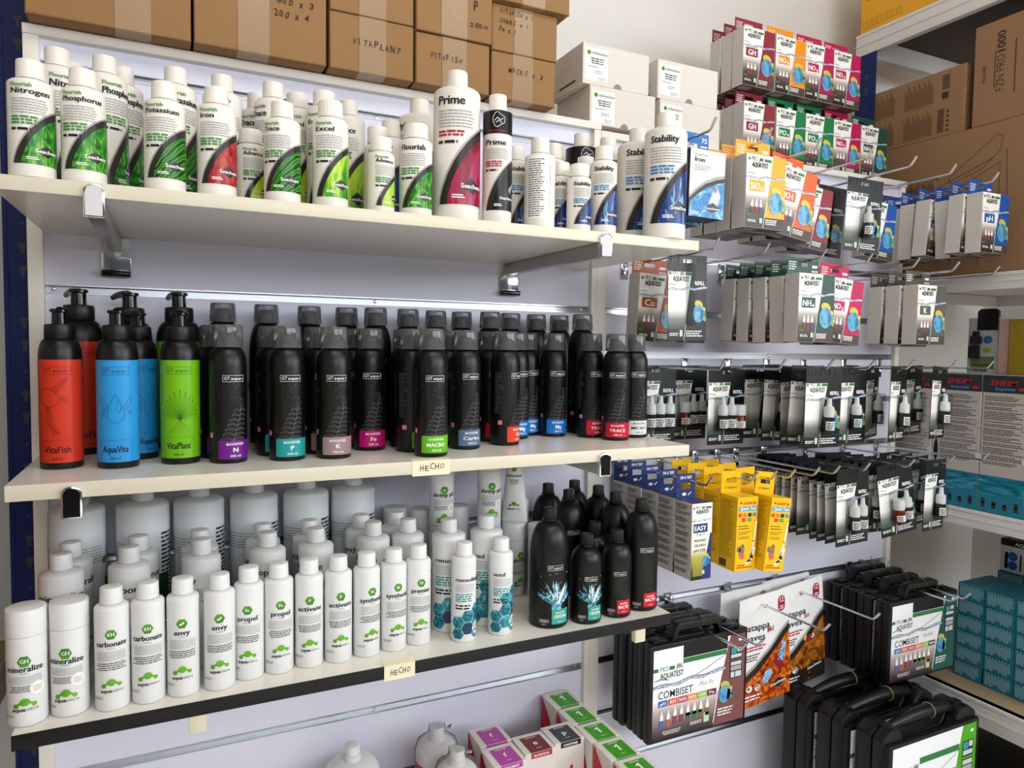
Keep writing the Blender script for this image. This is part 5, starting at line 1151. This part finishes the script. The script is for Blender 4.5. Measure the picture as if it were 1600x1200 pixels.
def pouch(kind, sz, md):
    def make():
        t = thing('leaf_pouch'); w, h, zt = .165, .262, .028; X = lambda u: -w/2+u*w; Z = lambda v: zt-h+v*h
        nx, nz = 12, 18; m = MB(); W = M('pouch_white', 'eeeeee', .3)
        def bulge(u, v, s): 
            e = max(0, min(u, 1-u)*2)**.6*max(0, min(v, 1-v)*2)**.6; return s*(.0015+.0075*e)+.0018*sin(9*u+5*v)*sin(7*v)
        for s in (-1, 1):
            vs = [(X(i/nx), bulge(i/nx, j/nz, s), Z(j/nz)) for j in range(nz+1) for i in range(nx+1)]
            m.add(vs, [(j*(nx+1)+i, j*(nx+1)+i+1, (j+1)*(nx+1)+i+1, (j+1)*(nx+1)+i) for j in range(nz) for i in range(nx)], W, True)
        m.build('pouch_body', t)
        a = Art(); P = md
        lo = [(X(.0), Z(.26)), (X(.25), Z(.36)), (X(.5), Z(.47)), (X(.75), Z(.58)), (X(1), Z(.66))]
        a.poly([(X(0), Z(0))]+[(x, y+.008) for x, y in lo]+[(X(1), Z(0))], SWG); a.up(); a.poly([(X(0), Z(0))]+lo+[(X(1), Z(0))], SWO); a.up()
        a.poly([(X(0), Z(0)), (X(.0), Z(.20)), (X(.3), Z(.31)), (X(.6), Z(.45)), (X(1), Z(.60)), (X(1), Z(0))], LEAFP if md else BROWNP); a.up()
        if md:
            a.poly([(X(.38), Z(.22)), (X(.45), Z(.30)), (X(.56), Z(.31)), (X(.62), Z(.25)), (X(.52), Z(.20)), (X(.44), Z(.17))], MN('blue_fin_print', [(0.35, '2f6fb0'), (0.6, 'a8d4ee')], 90, 3, 2)); a.poly([(X(.70), Z(.36)), (X(.85), Z(.33)), (X(.92), Z(.50)), (X(.83), Z(.52))], MN('blue_fin_print', [], 1)); a.poly([(X(.62), Z(.36)), (X(.78), Z(.24)), (X(.86), Z(.30)), (X(.70), Z(.42))], M('red_fish_print', '8e2236', .4))
        else:
            a.rect(X(0), Z(0), X(1), Z(.16), M('dark_earth_print', '241c16', .4)); a.up(); a.ell(X(.62), Z(.44), .016, .009, M('red_fish_print', '8e2236'), 12); a.ell(X(.70), Z(.45), .006, .006, INKW, 10); a.ell(X(.52), Z(.46), .006, .008, YEL, 10)
        a.up(); a.poly([(X(.55), Z(.13)), (X(.74), Z(.18)), (X(.94), Z(.145)), (X(.76), Z(.09))], INK); a.up(); a.text('Seachem', X(.57), Z(.12), .0075, INKW, .02, w=w*.34, rot=.05)
        for i in range(2): a.ell(X(.16+.14*i), Z(.17), .0085, .0085, INKW, 14); a.ell(X(.16+.14*i), Z(.17), .0068, .0068, M('dark_earth_print', '241c16'), 14)
        a.rows(X(.06), X(.4), Z(.12), Z(.06), 2, INKW, .5, .3)
        a.text('Catappa', X(.03), Z(.70), .016, INK, .008, w=w*.52); a.text('Leaves', X(.03), Z(.605), .016, INK, .008, w=w*.42); a.text(sz, X(.50), Z(.655), .012, INKR, .004, w=w*.13)
        a.rows(X(.06), X(.48), Z(.57), Z(.52), 2, INKR, .5, .2); a.rows(X(.06), X(.36), Z(.50), Z(.43), 3, INK, .4, .3)
        a.rrect(X(.76), Z(.80), X(.90), Z(.945), .011, M('red_badge', '9e1a24', .35)); a.up(); a.text('12', X(.83), Z(.885), .013, INKW, .012, al='c', w=w*.075); a.rows(X(.79), X(.87), Z(.86), Z(.82), 2, INKW, .5, .1, 'c')
        a.ell(0, 0, .006, .0045, M('grey_hole_rim', '8f8f8f', .4), 12)
        def f(x, y, l): return (x, bulge((x+w/2)/w, (y-zt+h)/h, -1)-.0006-l*.00014, y)
        m = MB()
        for typ, pts, fs, mat, l in a.it:
            b = bmesh.new()
            if typ == 't':
                vv = [b.verts.new((x, y, 0)) for x, y in pts]
                for q in fs:
                    try: b.faces.new([vv[i] for i in q])
                    except ValueError: pass
            else: b.faces.new([b.verts.new((x, y, 0)) for x, y in pts]); bmesh.ops.triangulate(b, faces=b.faces[:])
            for no, st, n in (((1, 0, 0), w/12, 12), ((0, 1, 0), h/18, 18)):
                for k in range(1, n):
                    co = (X(0)+k*st, 0, 0) if no[0] else (0, Z(0)+k*st, 0); bmesh.ops.bisect_plane(b, geom=b.verts[:]+b.edges[:]+b.faces[:], plane_co=co, plane_no=no)
            b.verts.index_update(); m.add([f(v.co.x, v.co.y, l) for v in b.verts], [[v.index for v in q.verts] for q in b.faces], mat, True); b.free()
        m.build('front_print', t)
        return t
    return kind, make
PM = pouch('pm', 'Md', True); PS = pouch('ps_', 'Sm', False)
hang(PM, 1.433, -.110, RE-.004, 'white pouch with red and blue fish on orange leaves, marked Md', .06, -.06, 0, 'pouch')
hang(PM, 1.421, -.062, RE-.004, 'white pouch whose top edge peeps out behind the one marked Md', .04, -.02, 0, 'pouch')
hang(PS, 1.580, -.082, RE-.004, 'white pouch with brown leaf picture, marked Sm, right of the one marked Md', .06, -.09, 0, 'pouch')
hang(PS, 1.576, -.040, RE-.004, 'white pouch right behind the one marked Sm', .02, -.03, 0, 'pouch')
def large_case():
    t = thing('plastic_case'); w, h, d = .325, .345, .082; zr = h-.052
    prof = [(-w/2, .0), (w/2, .0), (w/2, zr+.004), (w/2-.026, zr+.022), (.110, zr+.022), (.082, zr-.024), (-.082, zr-.024), (-.110, zr+.022), (-w/2+.026, zr+.022), (-w/2, zr+.004)]
    m = MB(); m.prism(prof, -d+.012, -d/2-.001, BLACKC, .005); m.prism(prof, -d/2+.001, 0, BLACKC, .005)
    m.box(-w/2+.004, w/2-.004, -d, -d+.02, .006, zr-.004, BLACKC, .006, 2)
    a = Art(); case_art(a, -w/2+.016, .012, w-.034, zr-.024, '4aa81e', '', None, None, False); a.emit(m, on_front(-d, .0005)); m.build('case_body', t)
    m = MB(); n = 14
    m.tube([(-.105+.21*i/n, -d*.50-.006*sin(pi*i/n), zr+.006+.020*sin(pi*(.08+.84*i/n))) for i in range(n+1)], [.010+.005*sin(pi*i/n) for i in range(n+1)], BLACKC, 14); m.build('handle', t)
    m = MB(); m.tube([(.02, -d*.5-.006+.0165*cos(q), zr+.0255+.0165*sin(q)) for q in [2*pi*i/14 for i in range(15)]], .0012, M('pale_twist_tie', '8f9a5c', .5), 5); m.build('twist_tie', t)
    for s in (-1, 1):
        m = MB(); m.box(s*.125-.014, s*.125+.014, -d*.62, -d*.38, zr+.018, zr+.0245, BLACKC, .002); m.build('latch', t)
    return t
for i, (x, y) in enumerate(((1.722, -.268), (1.705, -.176), (1.695, -.084))):
    place('bigcase', large_case, x, y, -1.1895+.052-.006, 0, 'large black carry case with arched handle, %s of the three at the bottom right' % ('foremost', 'middle', 'rearmost')[i], 'case')

# ------------------------------------------------------------------ cartons standing on the right panel's top
stand = ((GH, 1.490, 'marked GH, left end of the lower'), (PO4, 1.597, 'marked PO4, left of the two green in the lower'), (PO4, 1.698, 'marked PO4, right of the two green in the lower'), (NO2, 1.800, 'marked NO2 in the lower'), (NH4, 1.905, 'marked NH4, right end of the lower'))
up = ((GH, 1.482, 'marked GH, left end of the upper'), (NO3, 1.588, 'marked NO3 in the upper'), (NO2, 1.690, 'marked NO2, left of the two in the upper'), (NO2, 1.790, 'marked NO2, right of the two in the upper'))
for row, z, nm in ((stand, .464+.1612, 'lower'), (up, .464+.1612+.1612+.0145, 'upper')):
    for kb, x, l in row:
        for k in range(3):
            hang(kb, x+(0, .001, -.001)[k], .052+.040*k, z, 'carton '+l+' row above the right panel' if k == 0 else 'carton %s behind the %s standing row' % (('', 'first', 'second')[k], l.replace('marked ', '')), 0, 0)

# ------------------------------------------------------------------ steel racks
def hole_post(name, x0, x1, y, z0, z1, mat, parent, off, zs, face):
    """angle post with paired keyholes; face 'y' looks to the front, 'x' looks left"""
    m = MB(); w = abs(x1-x0); KH_ = M('keyhole_shade', '3c3f46' if face == 'y' else 'c9ccd2', .6)
    if face == 'y': m.box(x0, x1, y, y+.002, z0, z1, mat); m.box(x0, x0+.002, y, y+.03, z0, z1, mat); m.box(x0, x0+.006, y-.003, y, z0, z1, mat); m.box(x1-.006, x1, y-.003, y, z0, z1, mat)
    else: m.box(y, y+.002, x0, x1, z0, z1, mat); m.box(y, y+.03, x1-.002, x1, z0, z1, mat)
    a = Art(); c = w*.55
    for z in zs:
        for dz in (0, .0375):
            a.poly([(c-.0055, z+dz), (c+.0055, z+dz), (c+.0055, z+dz-.006), (c+.003, z+dz-.009), (c+.003, z+dz-.019), (c-.003, z+dz-.019), (c-.003, z+dz-.009), (c-.0055, z+dz-.006)], KH_)
        a.ell(c, z+.070, .0025, .0025, KH_, 8)
    a.emit(m, (lambda u, v, l: (x0+u, y-.0004, v)) if face == 'y' else (lambda u, v, l: (y-.0004, x1-u, v)))
    o = m.build(name, parent, off); return o
t = thing('storage_rack', (-.06, .16, -1.40)); off = (.06, -.16, 1.40)
hole_post('upright', -.071, -.022, .10, -1.40, 1.2, BLUE, t, off, [-1.36+.1235*i for i in range(20)], 'y')
hole_post('upright', -1.36, -1.29, -.16, -1.40, 1.2, BLUE, t, off, [-1.36+.1235*i for i in range(20)], 'x')
for z1 in (.448, -.577, 1.05):
    m = MB(); m.box(-.102, -.100+.0005, -1.36, .285, z1-.066, z1-.001, RACKW); m.box(-.1, -.0975, -1.36, .285, z1-.040, z1-.032, RACKW, .001); m.build('shelf_beam', t, off)
    m = MB(); m.box(-.66, -.101, -1.36, .285, z1-.0085, z1, CHIP); m.build('rack_shelf', t, off)
tag(t, 'storage rack with dark blue upright at the far left edge of the picture', 'rack')
for z0, zz, l in ((-.5765, -.02, 'lower'), (.4485, .98, 'upper')):  # boxes added out of view to keep light off from the left
    m = MB(); m.box(-.62, -.13, -.80, .06, z0, zz, CARD2, .002, 1); tag(m.build('cardboard_box'), 'unseen brown box added as light blocker on the %s shelf of the far left rack' % l, 'box')
XR = 2.03
t = thing('storage_rack', (XR+.25, -.1, -1.40)); off = (-XR-.25, .1, 1.40)
hole_post('upright', .115, .182, XR, -1.40, .926, BLUE, t, off, [-1.33+.1235*i for i in range(18)], 'x')
hole_post('upright', -.82, -.75, XR, -1.40, 1.25, BLUE, t, off, [-1.33+.1235*i for i in range(20)], 'x')
for z0, z1 in ((.868, .932), (.156, .199), (-.452, -.405), (-.958, -.889)):
    m = MB(); m.box(XR-.001, XR+.020, -.80, .185, z0, z1, RACKW, .0015); m.box(XR-.0035, XR, -.80, .185, z0+(z1-z0)*.42, z0+(z1-z0)*.55, RACKW, .001); m.box(XR-.0035, XR, -.80, .185, z1-.010, z1-.001, RACKW, .001)
    m.box(2.73, 2.75, -.80, .185, z0, z1, RACKW)
    for y in (.155, -.34): m.box(XR, 2.74, y, y+.022, z0, z1-.010, RACKW)
    m.build('shelf_beam', t, off)
    m = MB(); m.box(XR+.001, 2.75, -.80, .185, z1-.0085, z1, M('dark_chipboard', '53443a', .7) if z0 > .5 else CHIP if z0 < 0 else RACKW); m.build('rack_shelf', t, off)
tag(t, 'pale grey storage rack with blue upright along the right wall', 'rack')

def rbox(name, x0, x1, y0, y1, z0, z1, mat, label, art=None, top=None, bev=.0015, cat='box'):
    m = MB(); m.box(x0, x1, y0, y1, z0, z1, mat, bev, 1)
    if art: a = Art(); art(a, y1-y0, z1-z0); a.emit(m, lambda u, v, l: (x0-.0004-l*.00015, y1-u, z0+v))
    if top: m.box(x0+.001, x1-.001, y0+.001, y1-.001, z1, z1+.0004, top)
    return tag(m.build(name), label, cat)
BRN = M('brown_print', '3a2616', .7)
def art_low(a, W, H):
    a.rows(.02, .02, 0, 0, 1, BRN)
    for i in range(26): a.rect(.085+.0036*i, H*.36, .0868+.0036*i, H*.36+H*(.30+.07*((i*7) % 5)/5), BRN)
    D = M('dark_print', '2b1c10', .7); L = lambda p, wd=.0012: a.line([(x, y) for x, y in p], wd, D)
    L([(.215, .255), (.225, .240), (.30, .262), (.345, .300), (.35, .335), (.335, .34), (.215, .255)]); L([(.215, .05), (.215, .215), (.345, .27), (.345, .05)]); L([(.185, .235), (.33, .285)]); L([(.36, .30), (.37, .05)]); L([(.24, .06), (.33, .09), (.33, .13)]); L([(.30, .02), (.30, .10), (.37, .12)])
    L([(.225, .03), (.245, .07), (.29, .075)]); a.ell(.183, .262, .003, .004, D, 8)
rbox('cardboard_box', XR+.002, XR+.42, -.62, .102, .1995, .571, CARD2, 'large brown box with line drawing of a tank on the right rack', art_low)
def art_up(a, W, H):
    for b in range(2):
        for k, (u0, n) in enumerate(((.006, 22), (.098, 28))):
            for i in range(int(n*.72)): a.rect(u0+.0042*i, H*(.06+.48*b), u0+.0014+.0042*i, H*(.06+.48*b)+H*(.26+.16*((i*5+k*3) % 7)/7), BRN)
    for i in range(12): a.rect(.205+.0014*i*1.2, H*.70, .2058+.0014*i*1.2, H*.92, M('dark_print', '2b1c10'))
    a.rect(.205, H*.56, .222, H*.66, BRN)
    for i in range(8): a.rect(.195+.0022*i, H*.06, .1962+.0022*i, H*.42, BRN)
    for i in range(5): a.ell(.222, H*(.08+.07*i), .004, .003, M('dark_print', '2b1c10'), 8)
rbox('cardboard_box', XR+.004, XR+.30, -.146, .120, .5715, .745, CARD2, 'flat brown box printed with columns of small text on the right rack', art_up)
def art_fzn(a, W, H):
    D = M('dark_print', '2b1c10'); a.text('FZN PRO', .075, .075, .020, D, -.012, w=.088, rot=pi/2); a.text('1000', .075, .170, .020, D, .012, w=.050, rot=pi/2); a.text('AQUAEL', .030, .105, .0085, D, .008, w=.045, rot=pi/2); a.rect(.051, .085, .053, .175, BRN); a.rect(.0985, .06, .101, .19, BRN)
rbox('cardboard_box', XR+.004, XR+.30, -.60, -.166, .5715, .822, CARD2, 'brown box lettered 1000 upwards at the top right of the picture', art_fzn)
def art_yel(a, W, H):
    D = M('dark_print', '2b1c10'); [a.frame(.008+.016*i, .014, .019+.016*i, .034, .0012, M('yellow_text2', '9a7416', .6)) for i in range(8)]
    a.rect(.145, .048, .165, .080, M('dark_tank_print', '3a3a32', .5)); a.line([(.145, .08), (.153, .088), (.172, .088), (.172, .055), (.165, .048)], .001, D)
    a.text('CE', .190, .062, .006, D, 0, w=.012); a.ell(.214, .066, .005, .005, D, 12); a.up(); a.ell(.214, .066, .0035, .0035, M('amber_carton', 'e0a012', .45), 12); a.rows(.19, .235, .054, .044, 2, D, .4, .3); a.rows(.02, .12, .14, .09, 5, M('yellow_text2', '9a7416'), .4, .3)
rbox('amber_box', XR+.004, XR+.40, -.48, .176, .9325, 1.15, M('amber_carton', 'e0a012', .45), 'amber yellow box on the topmost shelf of the right rack', art_yel)
# tall filter boxes
GB = M('grey_text_carton', 'b9b1aa', .5); TEALB = MN('teal_wave_carton', [(0.3, '0c4a5e'), (0.5, '1b7a92'), (0.62, '3c93a8'), (0.75, 'a8b4b4')], 9, 3, 2.0, (1, 1, 6)); TEALS = M('teal_foot_print', '1f7891', .45)
def art_eheim(a, W, H):
    a.rect(0, H*.875, W, H, M('charcoal_head', '2c2b2e', .45)); a.up(); a.text('EHEIM', W*.18, H*.928, .013, M('ehred', 'b81c2c', .4), .02, w=W*.55, sh=.2); a.text('biopower', W*.28, H*.892, .009, M('sky_print', '2f9ad0'), .008, w=W*.44); a.rect(W*.78, H*.895, W*.92, H*.915, INKR)
    y = .855
    for i, n in enumerate((3, 2, 2, 5, 1, 2, 4, 3, 2, 4, 3, 2)):
        a.rows(W*.06, W*.96, H*y, H*(y-.0125*n), n, M('carton_text', '2f2a28'), .42, .35, seed=i); y -= .0125*n+.008
    a.rect(0, 0, W, H*.27, TEALB); a.up(); a.rect(0, 0, W, H*.13, TEALS); a.up()
    for i in range(4): a.rect(W*(.08+.24*i), H*.035, W*(.17+.24*i), H*(.10-.012*(i % 3)), M('product_print', '3a2f28', .5)); a.rect(W*(.10+.24*i), H*.06, W*(.15+.24*i), H*.075, YEL)
    a.ell(W*.985, H*.40, .008, .009, M('pale_print2', 'c8cfd0'), 12); a.ell(W*.96, H*.63, .009, .009, INKGR, 12); a.up(); a.ell(W*.96, H*.63, .0075, .0075, GB, 12)
for i, (y1, l) in enumerate(((.008, 'leftmost and partly hidden'), (-.117, 'second from the left'), (-.228, 'third from the left'), (-.339, 'rightmost'))):
    rbox('filter_box', XR+.003, XR+.14, y1-(.109 if i else .105), y1, -.4045, -.058-.0*i, GB, 'tall grey box with charcoal head and teal foot, '+l, art_eheim)
m = MB(); m.box(XR+.012, XR+.13, -.1155, -.0985, -.4045, -.070, M('white_carton_edge', 'e6e4e0', .5)); a = Art(); a.rect(0, .24, .015, .265, M('green_stripe', '2f6a4a', .5)); a.rect(0, .265, .015, .285, M('gold_stripe', 'c09a30', .5)); a.rect(.0, .285, .015, .334, M('charcoal_head', '2c2b2e')); a.ell(.0075, .14, .006, .03, INK, 10)
a.emit(m, lambda u, v, l: (XR+.0116-l*.0001, -.099-u, -.4045+v)); tag(m.build('narrow_box'), 'narrow white box wedged between two tall grey boxes', 'box')
t = thing('blister_pack', (2.135, -.165, -.0575)); m = MB(); m.box(0, .006, -.036, .043, 0, .148, M('pack_grey', 'a9abac', .45)); m.prism([(-.034, .115), (.020, .115), (.020, .165), (.012, .172), (-.026, .172), (-.034, .165)], -.001, .007, BLACKG, 0, None, 'x')
a = Art(); a.text('AQUAEL', .026, .122, .010, INKW, .018, w=.040); a.ell(.052, .090, .012, .011, M('badge_blue', '3c5c8c', .4), 14); a.ell(.050, .062, .012, .008, M('badge_olive', '8a9432', .4), 12); a.rect(.008, .012, .07, .045, M('badge_moss', '5d7140', .5)); a.rows(.015, .06, .028, .008, 3, INK, .4, .3); a.text('PAT ENTERER', .002, .004, .006, INK, .015, w=.05); a.emit(m, lambda u, v, l: (-.0004-l*.00015, .043-u, v)); m.build('backing_card', t)
m = MB(); m.box(-.018, -.001, .008, .032, .040, .075, M('pump_black', '161616', .3), .003); m.box(-.020, -.001, .004, .028, .078, .100, M('pump_black', '161616'), .003); m.box(-.010, -.001, .012, .026, .098, .112, M('pump_black', '161616')); m.build('small_pump', t); tag(t, 'black and grey blister pack on top of the tall boxes of the right rack', 'pack')
rbox('slim_box', 2.125, 2.21, -.233, -.206, -.0578, .086, M('dusty_pink_carton', 'b79a8c', .5), 'slim dusty-pink box between the blister pack and the olive box')
rbox('olive_box', 2.115, 2.22, -.40, -.238, -.0578, .084, M('olive_carton', '8f7a16', .5, var=.2, bscale=60), 'olive yellow box at the right edge on top of the tall grey boxes')
# teal boxes
TB = M('teal_carton', '1b7288', .5, var=.06, bscale=40); TXT = M('teal_text', '9cc6ce', .6)
def teal(x, y1, z, label, first=[None]):
    if first[0] is None:
        m = MB(); m.box(0, .14, -.0735, 0, 0, .0425, TB, .0008, 1); a = Art(); r = random.Random(4)
        for i in range(17): a.rect(.006+.0037*i, .004+.012*r.random(), .0076+.0037*i, .036, TXT)
        for i in range(8): a.rect(.006+.008*i, .0385, .009+.008*i, .0402, INKW)
        a.emit(m, lambda u, v, l: (-.0004-l*.00015, -u, v)); o = first[0] = m.build('teal_box')
    else: o = first[0].copy(); COL.objects.link(o)
    o.location = (x, y1, z); return tag(o, label, 'box')
for c in range(3):
    for k in range(6):
        teal(2.120+(.004 if k > 3 else 0)*(c == 0)-.001*k, -.1375-.0752*c+(.004*(k == 0) if c == 0 else 0), -.8885+.0432*k, 'small teal box, %s column from the left, %s from the bottom of its stack' % (('first', 'second', 'third')[c], ('lowest', 'second', 'third', 'fourth', 'fifth', 'topmost')[k]))
for c in range(2):
    for k in range(6): teal(2.330, -.118-.0752*c, -.8885+.0432*k, 'small teal box of the rear stacks, %s from the bottom, %s column' % (('lowest', 'second', 'third', 'fourth', 'fifth', 'topmost')[k], ('left', 'right')[c]))
def art_wb(a, W, H):
    a.rect(0, H*.80, W, H, INK); a.up(); a.text('AQUAEL', W*.25, H*.84, .010, INKW, .02, w=W*.4); a.rect(W*.08, H*.1, W*.14, H*.6, INK)
    for i in range(3): a.ell(W*(.22+.36*i), H*.5, .013, .013, M('blue_disc', '2868b4', .4), 16); a.ell(W*(.22+.36*i), H*.22, .013, .013, M('blue_disc', '2868b4'), 16); a.rect(W*(.34+.36*i), H*.1, W*(.37+.36*i), H*.6, INK)
rbox('white_box', 2.335, 2.44, -.275, -.120, -.6288, -.535, M('white_print_box', 'dcdee0', .45), 'white box with blue discs and black top above the rear teal boxes', art_wb, BLACKP)
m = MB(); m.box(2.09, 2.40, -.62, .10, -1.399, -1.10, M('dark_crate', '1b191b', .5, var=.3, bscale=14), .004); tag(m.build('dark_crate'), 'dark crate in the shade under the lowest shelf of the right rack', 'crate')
# a strip of yellowed tape left on the panel
m = MB(); m.prism([(0, .0), (.030, .004), (.028, -.030), (.020, -.060), (.006, -.052), (.002, -.028)], -.0009, -.0003, MASK); a = Art(); a.hand('59.1 a', .003, -.018, .006, M('pen_ink', '232633'), .022, 2, .1); a.emit(m, on_front(-.0009))
o = m.build('torn_tape_label'); o.location = (1.562, 0, -.435); tag(o, 'torn yellowed tape label stuck on the right panel under the black cards', 'tape')
